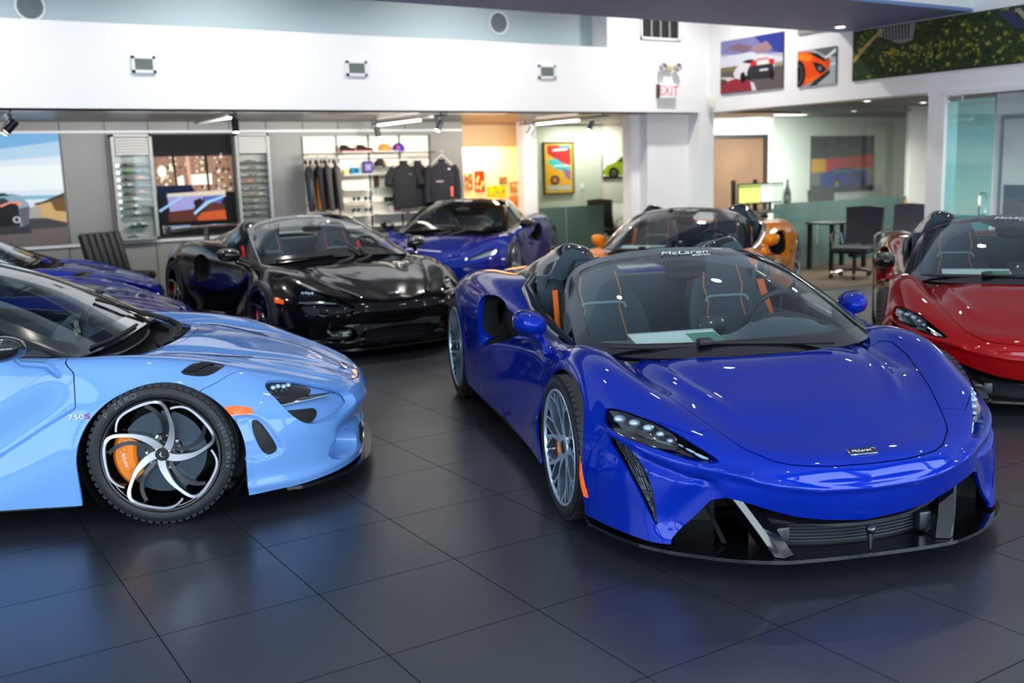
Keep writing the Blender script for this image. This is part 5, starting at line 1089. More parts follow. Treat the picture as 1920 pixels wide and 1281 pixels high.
            mb = MB(); mb.grid(L[14:], 0); mb.tube([L0[-1][0], tuple(np.array(L[3][2]))], .012, 6, 0); mb.build('rear_pillar', [PAINT if gt else K], root)
    if not gt:
        b = MB(); b.box((.815, 0, .5235), (.038, .105, .004), 0, Matrix.Rotation(.55, 3, 'Y'), bev=.002); b.build('badge', [CHR], root)
    if variant == 'coupe':
        for sg in (1, -1):
            X = (-sg, 0, 0); o = text('side_lettering', '750', .034, mat('silver_print', rgb(240, 244, 250), .3, metal=.3), root, mtx=frame((-.335, sg*.937, .522), X, (0, -sg*.0, 1)), ext=.0012, sx=1.4); text('side_lettering', 'S', .034, mat('red_print', rgb(215, 20, 35), .4), root, mtx=frame((-.335+.052*(-sg)*-1.0*-1.0, sg*.941, .522), X, (0, 0, 1)), ext=.0012, sx=1.5)
    for sg in (1, -1):
        make_wheel('twist' if not gt else 'ten', .327, .26, .24, (.02, sg*.835, .327), sg, root); make_wheel('twist' if not gt else 'ten', .345, .272, .30, (-2.67, sg*.815, .345), sg, root)
    return root
# ---------------------------------------------------------------- pictures, display cases, clothing wall, furniture
_pm = {}
def pm(c, rough=.6):
    k = tuple(c)
    if k not in _pm: _pm[k] = mat('print_%02x%02x%02x' % k, rgb(*c), rough, spec=.15)
    return _pm[k]
def picture(name, org, X, w, h, bg, shapes, label, cat='picture', frame_=None, depth=.025, partname='print'):
    """flat picture: shapes = [(colour, polygon in 0..1 units, v up)], bottom-left at org, X along the wall"""
    X = Vector(X).normalized(); Zv = Vector((0, 0, 1)); N = X.cross(Zv); g = empty(name, org, label=label, cat=cat); m_ = MB(); mats = [pm((60, 60, 62))]; idx = {}
    inc = min(.0006, .008/(len(shapes)+1))
    def pt(u, v, d): return X*(u*w)+Zv*(v*h)+N*d
    m_.add([pt(0, 0, 0), pt(1, 0, 0), pt(1, 1, 0), pt(0, 1, 0), pt(0, 0, depth), pt(1, 0, depth), pt(1, 1, depth), pt(0, 1, depth)], [(0, 1, 5, 4), (1, 2, 6, 5), (2, 3, 7, 6), (3, 0, 4, 7)], 0)
    for i, (c, P) in enumerate([(bg, [(0, 0), (1, 0), (1, 1), (0, 1)])]+list(shapes)):
        if tuple(c) not in idx: idx[tuple(c)] = len(mats); mats.append(pm(c))
        m_.add([pt(min(1, max(0, u)), min(1, max(0, v)), depth+inc*i) for u, v in P], [tuple(range(len(P)))], idx[tuple(c)])
    # bmesh ngons keep their winding facing the room
    me = bpy.data.meshes.new(partname); me.from_pydata(m_.v, [], m_.f); me.polygons.foreach_set('material_index', m_.m); me.update()
    for q in mats: me.materials.append(q)
    link(partname, me, g)
    if frame_:
        f = MB(); t, col = frame_; L = [(-t, 0, -t, 1+0), ]
        for (a, b, c, d) in ((-t, w+t, -t, 0), (-t, w+t, h, h+t), (-t, 0, 0, h), (w, w+t, 0, h)):
            P = [X*a+Zv*c, X*b+Zv*c, X*b+Zv*d, X*a+Zv*d]; Q = [p+N*(depth+.012) for p in P]; f.add(P+Q, [(0, 1, 5, 4), (1, 2, 6, 5), (2, 3, 7, 6), (3, 0, 4, 7), (4, 5, 6, 7), (3, 2, 1, 0)], 0)
        f.build('picture_frame', mat('frame_'+name, col, .4), g)
    return g
def ell_(cx, cy, rx, ry, n=18, a0=0, a1=360): return [(cx+rx*math.cos(math.radians(a0+(a1-a0)*i/n)), cy+ry*math.sin(math.radians(a0+(a1-a0)*i/n))) for i in range(n if a1-a0 == 360 else n+1)]
def noise_blobs(n, x0, x1, y0, y1, cols, r, seed, asp=1.):
    R = random.Random(seed); o = []
    for _ in range(n):
        cx, cy = R.uniform(x0, x1), R.uniform(y0, y1); rr = R.uniform(.4, 1)*r; P = [(cx+rr*R.uniform(.6, 1)*math.cos(t), cy+rr*asp*R.uniform(.6, 1)*math.sin(t)) for t in [k*math.pi/4 for k in range(8)]]; o.append((R.choice(cols), P))
    return o
# right wall, high up (X=11.15 plane, running towards the camera = -Y)
RX = (0, -1, 0)
picture('canvas_picture', (11.15, 11.48, 2.58), RX, 1.22, .76, (176, 176, 196), [((120, 120, 170), [(0, 1), (1, 1), (1, .62), (0, .75)]), ((46, 60, 140), [(.55, 1), (1, 1), (1, .62), (.75, .72)]), ((205, 208, 220), [(0, .70), (.5, .72), (1, .55), (1, .48), (0, .48)]), ((120, 96, 110), [(.1, .85), (.3, .92), (.55, .80), (.4, .72)]), ((150, 120, 130), [(.5, .80), (.75, .88), (.85, .72), (.6, .66)]),
  ((120, 110, 70), [(0, .50), (.3, .50), (.3, .40), (0, .40)]), ((160, 140, 120), [(.6, .48), (1, .46), (1, .38), (.6, .40)]), ((92, 84, 84), [(0, .42), (1, .40), (1, 0), (0, 0)]), ((205, 196, 190), [(0, .32), (.18, .30), (.45, .17), (.35, .15), (.0, .24)]), ((84, 66, 52), [(0, .30), (.10, .26), (.14, .20), (.0, .10)]), ((142, 42, 58), ell_(.28, .02, .30, .24, 16, 0, 180)), ((210, 205, 215), [(.5, .18), (.56, .14), (.60, 0), (.53, 0)]),
  ((30, 28, 34), [(.38, .22), (.85, .20), (.88, .30), (.36, .32)]), ((214, 212, 220), [(.22, .38), (.30, .50), (.44, .58), (.70, .60), (.86, .56), (.88, .40), (.50, .36), (.36, .22), (.24, .28)]), ((44, 44, 52), [(.48, .46), (.86, .46), (.86, .24), (.50, .22), (.44, .34)]), ((34, 30, 38), [(.36, .55), (.44, .585), (.56, .58), (.52, .50)]), ((200, 40, 36), [(.49, .53), (.60, .56), (.60, .46), (.50, .46)]), ((200, 40, 36), [(.78, .55), (.87, .54), (.87, .44), (.80, .46)]), ((190, 50, 40), [(.60, .575), (.78, .575), (.78, .55), (.60, .55)]), ((235, 232, 235), [(.62, .50), (.78, .50), (.78, .475), (.62, .475)]), ((220, 215, 225), [(.65, .38), (.78, .38), (.78, .345), (.65, .345)]), ((18, 18, 20), ell_(.38, .27, .045, .10)), ((18, 18, 20), ell_(.84, .26, .035, .09))],
  'track photograph of a white sports car from behind beside a red kerb', 'picture')
picture('canvas_picture', (11.15, 9.99, 2.56), RX, .65, .48, (168, 178, 182), [((96, 104, 108), [(.4, 1), (1, 1), (1, .7), (.7, .8)]), ((225, 232, 234), [(.72, .74), (1, .95), (1, .85), (.76, .68)]), ((225, 232, 234), [(.86, .56), (1, .56), (1, .50), (.86, .50)]), ((40, 46, 48), [(.3, .0), (.85, .40), (.85, .28), (.5, 0)]), ((230, 78, 16), [(0, .97), (.25, .96), (.55, .85), (.80, .62), (.84, .45), (.72, .30), (.45, .13), (.2, .03), (0, .1)]), ((248, 130, 28), [(0, .93), (.22, .90), (.42, .78), (.30, .68), (0, .78)]), ((24, 22, 24), [(.28, .95), (.55, .85), (.78, .64), (.72, .62), (.45, .80)]), ((26, 26, 30), [(.40, .66), (.62, .58), (.78, .40), (.62, .30), (.50, .42)]), ((110, 120, 130), ell_(.60, .45, .05, .06)), ((22, 22, 24), ell_(.02, .36, .20, .38)), ((80, 78, 80), ell_(.02, .36, .12, .27)), ((22, 22, 24), ell_(.02, .36, .09, .22)), ((240, 110, 20), [(.22, .2), (.5, .24), (.68, .30), (.45, .13), (.22, .06)]), ((40, 20, 18), ell_(.80, .68, .035, .035)), ((220, 70, 16), ell_(.82, .60, .04, .09))],
  'close-up print of an orange sports car nose on the right wall', 'picture')
trees = noise_blobs(520, .01, .99, .04, .97, [(60, 84, 34), (84, 100, 36), (44, 62, 34), (120, 130, 50), (34, 46, 36), (150, 146, 64), (52, 70, 40)], .011, 3, 5.0)
trees += noise_blobs(120, .12, .5, .25, .55, [(110, 122, 44), (150, 140, 60), (70, 92, 36)], .008, 5, 5)
picture('aerial_picture', (11.15, 9.07, 2.56), RX, 3.6, .63, (48, 62, 40), trees+[((130, 130, 128), [(.10, .85), (.20, .62), (.25, .66), (.26, .98), (.11, .98)])]+[((38, 42, 48), [(.125+.013*k, .98), (.131+.013*k, .98), (.137+.0125*k, .70), (.131+.0125*k, .70)]) for k in range(9)]+[((170, 150, 90), [(0, .42), (.06, .72), (.12, .95), (.135, .95), (.075, .70), (.01, .36)]), ((60, 62, 92), [(.55, .95), (.60, .95), (.66, .6), (.62, .6)]), ((150, 150, 140), [(.61, .95), (.63, .95), (.68, .6), (.665, .6)]), ((96, 130, 50), [(.64, .95), (.70, .95), (.72, .62), (.69, .6)])],
  'long aerial photograph of green woods and a car park on the right wall', 'picture')
picture('canvas_picture', (11.15, 10.0, 3.26), RX, .9, .5, (120, 120, 118), [((160, 156, 150), [(0, 0), (1, 0), (1, .4), (0, .5)])], 'grey print high on the right wall mostly hidden by the soffit', 'picture')
# office picture on the back wall of the glazed office
picture('canvas_picture', (15.08, 13.2, .96), (1, 0, 0), 1.78, 1.05, (58, 62, 54), noise_blobs(30, .05, .95, .7, .95, [(44, 50, 44), (72, 72, 64), (36, 44, 38)], .08, 9)+[((222, 160, 26), [(0, .60), (.22, .60), (.22, .36), (0, .36)]), ((206, 44, 56), [(.22, .60), (1, .66), (1, .38), (.22, .36)]), ((110, 130, 50), [(.6, .40), (1, .43), (1, .30), (.6, .32)]), ((112, 112, 112), [(0, .36), (.6, .38), (1, .30), (1, 0), (0, 0)]), ((56, 58, 68), [(0, .14), (1, .12), (1, 0), (0, 0)]), ((28, 52, 150), [(.13, .20), (.15, .32), (.26, .36), (.38, .43), (.60, .43), (.72, .38), (.90, .37), (.91, .14), (.60, .10), (.25, .09), (.14, .12)]), ((80, 120, 130), [(.30, .355), (.40, .40), (.46, .40), (.42, .33)]), ((70, 90, 130), [(.48, .40), (.60, .40), (.60, .34), (.48, .34)]), ((12, 14, 24), ell_(.40, .14, .055, .09)), ((170, 150, 120), ell_(.40, .14, .030, .055)), ((12, 14, 24), ell_(.83, .15, .05, .09)), ((14, 24, 90), [(.66, .36), (.80, .36), (.78, .2), (.68, .2)])],
  'wide print of a blue race car before a red and yellow barrier in the office', 'picture')
# pictures deeper in the back rooms
picture('framed_poster', (10.50, 15.29, 1.12), (1, 0, 0), .62, .88, (232, 176, 60), [((196, 40, 44), [(.10, .96), (.92, .96), (.92, .55), (.55, .62), (.3, .72), (.10, .80)]), ((40, 150, 190), [(.45, .96), (.92, .96), (.92, .90), (.6, .91)]), ((60, 190, 190), [(.12, .66), (.40, .70), (.62, .60), (.92, .50), (.92, .42), (.4, .48), (.15, .60)]), ((150, 110, 150), [(.60, .50), (.92, .44), (.92, .25), (.75, .30)]), ((240, 170, 30), [(.08, .58), (.3, .50), (.6, .40), (.9, .20), (.9, .14), (.1, .16)]), ((60, 50, 50), ell_(.35, .26, .17, .10)), ((214, 120, 60), ell_(.35, .26, .08, .05)), ((200, 196, 180), [(.08, .15), (.92, .15), (.92, .06), (.08, .06)]), ((240, 225, 225), [(.28, .885), (.80, .90), (.80, .86), (.28, .845)]), ((240, 235, 235), [(.30, .56), (.9, .56), (.9, .535), (.3, .535)])], 'framed red and yellow racing poster behind the narrow glass partition', 'poster', frame_=(.025, rgb(34, 26, 20)))
picture('canvas_picture', (11.82, 15.29, 1.34), (1, 0, 0), .95, .48, (226, 220, 214), [((30, 34, 26), [(0, .10), (1, .04), (1, 0), (0, 0)]), ((128, 150, 26), [(0, .30), (.08, .50), (.3, .62), (.45, .85), (.8, .96), (1, .92), (1, .12), (.1, .10), (0, .18)]), ((24, 30, 26), [(.36, .64), (.52, .84), (.8, .90), (1, .86), (1, .66), (.7, .60)]), ((18, 20, 20), ell_(.26, .22, .13, .22)), ((70, 76, 66), ell_(.26, .22, .07, .13)), ((84, 104, 20), [(.5, .5), (1, .55), (1, .3), (.6, .3)])], 'print of a lime green sports car in the back office', 'picture')
WB = [((9.25, 1.22, .16, .30), (120, 84, 60), 'small dark collage print leftmost on the warm room wall', 1), ((9.46, 1.18, .20, .38), (214, 40, 16), 'red and orange print on the warm room wall', 2), ((9.98, 1.30, .16, .14), (110, 90, 70), 'tiny sepia print highest on the warm room wall', 3), ((9.72, 1.06, .38, .22), (240, 180, 20), 'wide yellow print low on the warm room wall', 4), ((10.22, 1.14, .26, .20), (150, 110, 80), 'brown group photograph rightmost on the warm room wall', 5), ((10.20, .86, .28, .22), (220, 120, 60), 'orange-toned print lowest on the warm room wall', 6)]
for (x, z, w_, h_), c_, lb, sd in WB: picture('photo_picture', (x, 15.99, z), (1, 0, 0), w_, h_, c_, noise_blobs(16, .1, .9, .1, .9, [(60, 40, 30), (200, 120, 60), c_, (240, 200, 140)], .16, sd), lb, 'picture')
# big lifestyle print left on the grey wall
picture('wall_mural', (-.2, 14.3, .77), (1, 0, 0), 2.5, 1.415, (214, 228, 238), [((120, 176, 222), [(0, 1), (1, 1), (1, .93), (.6, .84), (0, .84)]), ((176, 208, 232), [(0, .84), (.6, .84), (1, .93), (1, .80), (.5, .74), (0, .74)]), ((232, 240, 244), [(0, .72), (1, .72), (1, .5), (0, .5)]), ((130, 180, 206), [(0, .47), (1, .45), (1, .42), (0, .42)]), ((66, 58, 46), [(.85, .38), (.90, .40), (1, .47), (1, .36), (.88, .34)]), ((206, 168, 116), [(.85, .36), (1, .42), (1, .16), (.86, .22)]), ((110, 84, 56), [(.93, .40), (1, .44), (1, .30), (.95, .31)]), ((170, 164, 158), [(.80, .35), (.88, .35), (.88, .22), (.80, .24)]), ((70, 68, 72), [(0, .25), (.90, .25), (1, .20), (1, .0), (0, .0)]), ((108, 100, 98), [(0, .12), (1, .16), (1, 0), (0, 0)]), ((58, 60, 66), [(0, .42), (.72, .44), (.80, .36), (.83, .12), (0, .10)]), ((140, 166, 190), [(.72, .44), (.75, .48), (.79, .46), (.83, .38), (.82, .20), (.78, .18), (.78, .34)]), ((96, 100, 108), [(.775, .34), (.83, .36), (.82, .20), (.79, .18)]), ((30, 32, 38), [(.65, .38), (.78, .39), (.775, .20), (.65, .18)]), ((240, 150, 120), [(.69, .375), (.74, .405), (.785, .405), (.80, .385), (.785, .37), (.77, .372), (.775, .388), (.745, .392), (.70, .36)]), ((190, 196, 200), ell_(.765, .245, .018, .03)), ((20, 20, 22), ell_(.765, .245, .009, .018)), ((40, 60, 66), [(.66, .48), (.72, .485), (.75, .46), (.66, .45)])],
  'huge beach road photograph of a silver sports car tail on the grey wall', 'mural', depth=.02)
# dark glossy screen; reflected glazed front and orange car painted on as flat shapes
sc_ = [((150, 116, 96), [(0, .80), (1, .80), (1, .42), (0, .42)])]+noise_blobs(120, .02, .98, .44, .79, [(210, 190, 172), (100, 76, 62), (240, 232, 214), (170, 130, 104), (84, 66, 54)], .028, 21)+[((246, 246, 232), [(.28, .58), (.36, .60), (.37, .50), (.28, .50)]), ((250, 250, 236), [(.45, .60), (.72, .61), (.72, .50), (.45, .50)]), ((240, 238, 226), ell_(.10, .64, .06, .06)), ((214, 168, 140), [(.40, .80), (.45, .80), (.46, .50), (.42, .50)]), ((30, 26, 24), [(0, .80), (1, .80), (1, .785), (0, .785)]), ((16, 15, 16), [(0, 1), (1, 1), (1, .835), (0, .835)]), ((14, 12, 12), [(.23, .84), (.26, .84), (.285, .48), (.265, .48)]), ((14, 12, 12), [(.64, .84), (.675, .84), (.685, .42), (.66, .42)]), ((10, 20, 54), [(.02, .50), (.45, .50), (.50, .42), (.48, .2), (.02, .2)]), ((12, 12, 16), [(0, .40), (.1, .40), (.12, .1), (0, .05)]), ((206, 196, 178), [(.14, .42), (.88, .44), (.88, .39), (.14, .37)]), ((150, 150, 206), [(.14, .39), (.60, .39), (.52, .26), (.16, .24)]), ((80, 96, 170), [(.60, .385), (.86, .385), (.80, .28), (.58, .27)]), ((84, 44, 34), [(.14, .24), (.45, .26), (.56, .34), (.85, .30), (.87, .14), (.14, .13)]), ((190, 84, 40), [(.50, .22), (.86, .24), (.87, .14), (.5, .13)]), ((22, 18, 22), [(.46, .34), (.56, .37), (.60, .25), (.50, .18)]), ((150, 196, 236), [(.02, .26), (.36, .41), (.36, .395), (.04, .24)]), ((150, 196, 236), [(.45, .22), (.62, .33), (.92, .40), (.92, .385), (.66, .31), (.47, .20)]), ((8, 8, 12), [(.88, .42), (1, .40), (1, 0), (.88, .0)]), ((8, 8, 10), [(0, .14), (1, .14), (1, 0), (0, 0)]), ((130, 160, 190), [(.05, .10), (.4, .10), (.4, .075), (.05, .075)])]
picture('showroom_screen', (3.44, 14.3, .80), (1, 0, 0), 1.08, 1.36, (24, 22, 24), sc_, 'large glossy dark wall screen between the two display cases with a painted reflection of trees and an orange car', 'screen', frame_=(.015, rgb(14, 14, 16)), depth=.03)
# ---------------------------------------------------------------- display cases with scale models
def model_car(x, y, z, col, label, group, sc=.12, cat='model car'):
    prof = [(-.5, .07), (-.5, .17), (-.42, .21), (-.2, .25), (-.08, .30), (.06, .30), (.2, .24), (.42, .16), (.5, .12), (.5, .05)]; m_ = MB(); L = []
    for yy, k in ((-.21, .86), (-.20, 1), (-.12, 1.02), (.12, 1.02), (.20, 1), (.21, .86)): L.append([(a*sc, yy*sc, b*k*sc) for a, b in prof])
    m_.grid(L, 0); m_.add([p for p in L[0]], [tuple(range(10))], 0); m_.add([p for p in L[-1]], [tuple(range(10))], 0)
    o = m_.build('model_car', [mat('model_%02x%02x%02x' % col, rgb(*col), .2, coat=1)], None, label, cat, group); o.location = (x, y, z); o.rotation_euler = (0, 0, math.pi)
    w_ = MB()
    for a in (-.32, .30):
        for b in (-.2, .2): w_.cyl((a*sc, (b-.03)*sc, .085*sc), (a*sc, (b+.03)*sc, .085*sc), .085*sc, 10)
    w_.build('model_wheels', RUB, o); w_ = MB(); w_.box((-.02*sc, 0, .268*sc), (.2*sc, .36*sc, .05*sc), 0, bev=.003); w_.build('model_canopy', K, o); return o
ORD = ['top', 'second', 'third', 'fourth', 'fifth', 'sixth', 'seventh', 'eighth', 'lowest']
def case(x0, x1, side, cars, dark):
    cx = (x0+x1)/2; w = x1-x0; g = empty('display_case', (cx, 14.3, .78), label='tall glass-shelved wall case of model cars %s of the dark screen' % side, cat='display case')
    G_ = mat('case_grey', rgb(150, 152, 152), .4, metal=.2); d = .16; h = 1.38
    m_ = MB()
    for a, b, c, e in ((-w/2, -w/2+.04, 0, h), (w/2-.04, w/2, 0, h), (-w/2, w/2, 0, .03), (-w/2, w/2, h-.03, h)): m_.box(((a+b)/2, -d/2, (c+e)/2), (b-a, d, e-c))
    m_.build('case_frame', G_, g); m_ = MB(); m_.box((0, -.006, h/2), (w-.08, .01, h-.06)); m_.build('back_panel', mat('case_back', rgb(178, 174, 170), .6), g)
    m_ = MB()
    for k in range(6): m_.box((0, -d+.004, h-.06-.038*k), (w-.1, .012, .034), 0, bev=.004)
    m_.build('header_slats', mat('header_slats', rgb(196, 194, 190), .6), g)
    zs = [.985-.093*k for k in range(9 if dark else 8)]
    for k, z in enumerate(zs):
        m_ = MB(); m_.box((0, -d/2, z), (w-.09, d-.02, .008)); s_ = m_.build('shelf', glass('shelf_glass', (.8, .86, .84), 0, .15), g)
        m_ = MB(); m_.cyl((-w/2+.05, -d+.01, z-.012), (w/2-.05, -d+.01, z-.012), .007, 8, 0); m_.cyl((-w/2+.055, -d-.004, z-.006), (-w/2+.055, -d+.012, z-.006), .018, 12, 1); m_.build('shelf_rail', [mat('shelf_rail_dark', rgb(62, 52, 38), .35, metal=.6), CHR if not dark else K], s_)
    m_ = MB(); m_.box((0, -d+.001, h/2-.12), (w-.085, .004, h-.30)); m_.build('case_glass', glass('case_glass', (.95, .98, .98), refl=.35), g)
    for k, row in cars.items():
        for i, (dx, col, cn) in enumerate(row): model_car(cx+dx, 14.3-d/2, .78+zs[k]+.005, col, '%s model car on the %s shelf of the case %s of the screen' % (cn, ORD[k], side), 'model cars in the %s case' % ('left' if side == 'left' else 'right'))
    return g
LG = {0: [(-.06, (96, 84, 66), 'tiny bronze'), (.09, (70, 72, 60), 'tiny dark olive')], 1: [(-.07, (74, 170, 40), 'tiny bright green'), (.08, (40, 90, 150), 'tiny mid-blue')], 2: [(-.06, (84, 84, 82), 'tiny grey'), (.09, (236, 110, 30), 'tiny orange')], 3: [(-.06, (190, 196, 200), 'tiny silver'), (.08, (50, 84, 110), 'tiny slate-blue')], 4: [(-.06, (40, 80, 74), 'tiny dark green'), (.09, (204, 64, 34), 'tiny red')], 5: [(0, (210, 206, 192), 'tiny cream')], 6: [(0, (214, 210, 204), 'tiny white')], 7: [(0, (190, 188, 176), 'tiny beige')]}
case(2.90, 3.42, 'left', LG, False)
RG = {0: [(-.05, (70, 60, 50), 'tiny brown'), (.08, (150, 150, 150), 'tiny pale grey')], 1: [(0, (110, 100, 90), 'tiny taupe')], 2: [(0, (120, 116, 108), 'tiny stone grey')], 3: [(-.06, (214, 110, 60), 'tiny copper orange'), (.08, (130, 130, 132), 'tiny steel grey')], 4: [(0, (100, 98, 96), 'tiny mouse grey')], 5: [(-.04, (150, 96, 84), 'tiny dusty pink'), (.09, (170, 170, 172), 'tiny silver')], 6: [(0, (166, 140, 130), 'tiny rose')], 7: [(0, (120, 116, 112), 'tiny ash grey')], 8: [(0, (60, 80, 90), 'tiny petrol blue')]}
case(4.54, 5.03, 'right', RG, True)
model_car(3.16, 14.2, .78+.155, (24, 60, 74), 'larger dark teal model car near the bottom of the left case', 'model cars in the left case', .24)
o = model_car(3.08, 14.2, .81, (30, 110, 140), 'small turquoise model car on the floor of the left case', 'model cars in the left case', .14)
# ---------------------------------------------------------------- clothing wall
g = empty('merchandise_wall', (6.6, 14.3, .78), label='white backlit merchandise wall with black uprights and shelves', cat='shelving'); WP = mat('lit_white_panel', rgb(236, 228, 214), .5)
m_ = MB()
for k in range(4):
    for (a, b) in ((0, .36), (.37, .74), (.75, 1.02), (1.03, 1.36)): m_.box((-1.03+.515*(k+.5), -.03, (a+b)/2-.02), (.50, .03, b-a-.008))
m_.build('panels', WP, g)
m_ = MB()
for k in (1, 2, 3, 4): m_.box((-1.03+.515*k, -.045, .66), (.022, .03, 1.38))
m_.build('uprights', mat('upright_black', rgb(22, 30, 26), .4), g)
m_ = MB(); m_.box((0, -.03, -.05), (2.1, .05, .06)); m_.build('plinth', mat('plinth_dark', rgb(60, 66, 66), .5), g)
SHG = glass('merch_shelf_glass', (.9, .95, .94), 0, .25, (.8, .85, .84))
def shelf(x, z, w=.46, m_=WP, t=.012):
    q = MB(); q.box((x-6.6, -.16, z-.78), (w, .24, t)); q.build('shelf', m_, g)
for x, z in ((6.31, 1.885), (6.31, 1.555), (6.31, 1.33), (6.31, 1.12), (6.83, 1.885), (6.83, 1.66), (6.83, 1.55), (6.83, 1.35), (6.83, 1.13), (6.83, .96), (7.36, .96), (6.31, .95), (5.8, .95)): shelf(x, z, m_=WP if x < 6.5 or z in (1.885, .96) else SHG)
for cx, z in ((5.8, 1.86), (7.36, 1.86)):
    q = MB(); q.tube([(cx-6.6-.25, -.05, z-.78), (cx-6.6-.25, -.30, z-.78), (cx-6.6+.25, -.30, z-.78), (cx-6.6+.25, -.05, z-.78)], .010, 8); q.build('hanging_rail', mat('rail_nickel', rgb(150, 146, 138), .3, metal=.8), g)
def garment(x, y, z, rz, body, label, group='clothes on the merchandise wall', w=.48, h=.66, sleeve='long', accents=(), cat='jacket', lo=None, fl=1.):
    g2 = empty('hanging_jacket' if sleeve == 'long' else 'hanging_shirt', (x, y, z), rz, label, cat, group); m_ = MB(); L = []; bm_ = mat('cloth_%02x%02x%02x' % body, rgb(*body), .85)
    for i in range(13):
        t = i/12; zz = -.02-t*h; hw = w/2*(.22+.78*sstep(np.array(t), 0, .16)) if t < .16 else w/2*(1-.06*math.sin(t*3)); dp = fl*(.05+.03*math.sin(t*2.5)); row = []
        for j in range(16):
            a = 2*math.pi*j/16; f = 1+.05*math.sin(5*a+t*9); row.append((float(hw)*math.cos(a)*f, dp*math.sin(a)*f, zz-.01*math.cos(a*2)))
        L.append(row+[row[0]])
    m_.grid(L, 0); m_.add(L[-1][:-1], [tuple(range(16))], 0)
    if lo:
        i0 = int(12*lo[0]); Lb = [[(p[0]*1.01, p[1]*1.03, p[2]) for p in r] for r in L[i0:]]; m_.grid(Lb, 1)
    m_.build('garment_body', [bm_]+([mat('cloth_%02x%02x%02x' % lo[1], rgb(*lo[1]), .85)] if lo else []), g2)
    for sg in (-1, 1):
        q = MB(); e = .60 if sleeve == 'long' else .24; q.tube([(sg*w*.40, 0, -.10), (sg*w*.50, .01, -.16), (sg*w*(.56 if sleeve == 'long' else .62), .0, -.10-e*.55), (sg*w*(.54 if sleeve == 'long' else .66), -.02, -.10-e)], [k*(fl*.5+.5) for k in (.055, .058, .05, .042 if sleeve == 'long' else .06)], 10, 0, sy=1.1); q.build('sleeve', bm_, g2)
    q = MB(); q.tube([(0, 0, .09), (.03, 0, .11), (.03, 0, .14), (0, 0, .15), (-.02, 0, .14)], .004, 6); q.tube([(-w*.38, 0, -.06), (0, 0, .09), (w*.38, 0, -.06)], .010, 6); q.build('hanger', mat('hanger_pale', rgb(206, 204, 190), .4), g2)
    q = MB(); q.lathe([(.05, 0), (.06, .03), (.052, .05)], (0, 0, -.03), n=14); q.build('collar', bm_, g2)
    for c_, (ax, az, aw, ah) in accents:
        q = MB(); q.box((ax*w, -.083*fl, az*h), (aw*w, .006, ah*h), 0, bev=.002); q.build('print_patch', mat('cloth_%02x%02x%02x' % c_, rgb(*c_), .6), g2)
    return g2
T = math.radians
garment(5.54, 14.02, 1.75, T(66), (22, 24, 36), 'navy jacket with pale blue lower part, leftmost on the rail', lo=(.35, (150, 166, 200)), w=.42, accents=[((230, 110, 40), (.05, -.1, .1, .05))], fl=.5)
garment(5.69, 14.02, 1.75, T(76), (26, 26, 32), 'black jacket with bright orange lower half', lo=(.38, (250, 146, 28)), w=.34, fl=.5)
garment(5.82, 14.02, 1.75, T(76), (64, 62, 64), 'charcoal grey jacket beside the orange-trimmed one', w=.42, fl=.5)
garment(5.96, 14.02, 1.75, T(78), (86, 80, 78), 'taupe grey jacket rightmost of the left rail', w=.36, accents=[((226, 130, 90), (.1, -.75, .1, .12))], fl=.5)
garment(7.03, 13.96, 1.72, T(2), (18, 18, 24), 'black short-sleeved shirt on the right rail', w=.42, sleeve='short', cat='shirt', accents=[((90, 96, 110), (.15, -.28, .10, .03))])
garment(7.36, 14.14, 1.72, T(4), (24, 24, 34), 'black shirt half hidden between the two front garments', w=.42, sleeve='short', cat='shirt')
garment(7.66, 13.92, 1.73, T(-12), (22, 22, 32), 'black jacket with orange pocket and grey stripe at the right end', w=.44, accents=[((232, 96, 50), (.28, -.72, .09, .22)), ((150, 130, 140), (-.15, -.48, .26, .04)), ((230, 230, 235), (.2, -.2, .08, .03))])
def cap(x, z, col, label, rz=0, patch=None, y=14.12):
    g2 = empty('baseball_cap', (x, y, z), rz, label, 'cap', 'caps on the merchandise wall'); m_ = MB(); m_.lathe([(.088, 0), (.09, .03), (.078, .07), (.045, .105), (0, .115)], n=20); m_.build('cap_crown', mat('cloth_%02x%02x%02x' % col, rgb(*col), .85), g2)
    m_ = MB(); m_.grid([[(.085*math.sin(a)*.95, -.06-.0*t-.085*math.cos(a)*t, .004-.02*t) for a in [(-1.2+2.4*k/10) for k in range(11)]] for t in (0, .5, 1.2)], 0); m_.build('cap_peak', mat('cloth_%02x%02x%02x' % col, rgb(*col), .85), g2)
    if patch: m_ = MB(); m_.box((0, -.088, .05), (.05, .008, .045), 0, bev=.002); m_.build('cap_badge', mat('cloth_%02x%02x%02x' % patch, rgb(*patch), .6), g2)
cap(6.72, 1.665, (26, 24, 26), 'black cap with orange badge on the second shelf', T(30), (240, 140, 30)); cap(7.04, 1.892, (24, 40, 150), 'royal blue cap on the top shelf', T(-30), (200, 50, 60)); cap(6.84, 1.892, (240, 140, 60), 'orange cap tucked behind the royal blue cap', T(-60), y=14.2)
def boxy(name, x, y, z, dims, col, label, cat, col2=None):
    g2 = empty(name, (x, y, z), label=label, cat=cat); m_ = MB(); m_.box((0, 0, dims[2]/2), dims, 0, bev=.004); m_.build('package', pm(col), g2)
    if col2: m_ = MB(); m_.box((0, -dims[1]/2-.0015, dims[2]*.5), (dims[0]*.6, .003, dims[2]*.45)); m_.build('package_print', pm(col2), g2)
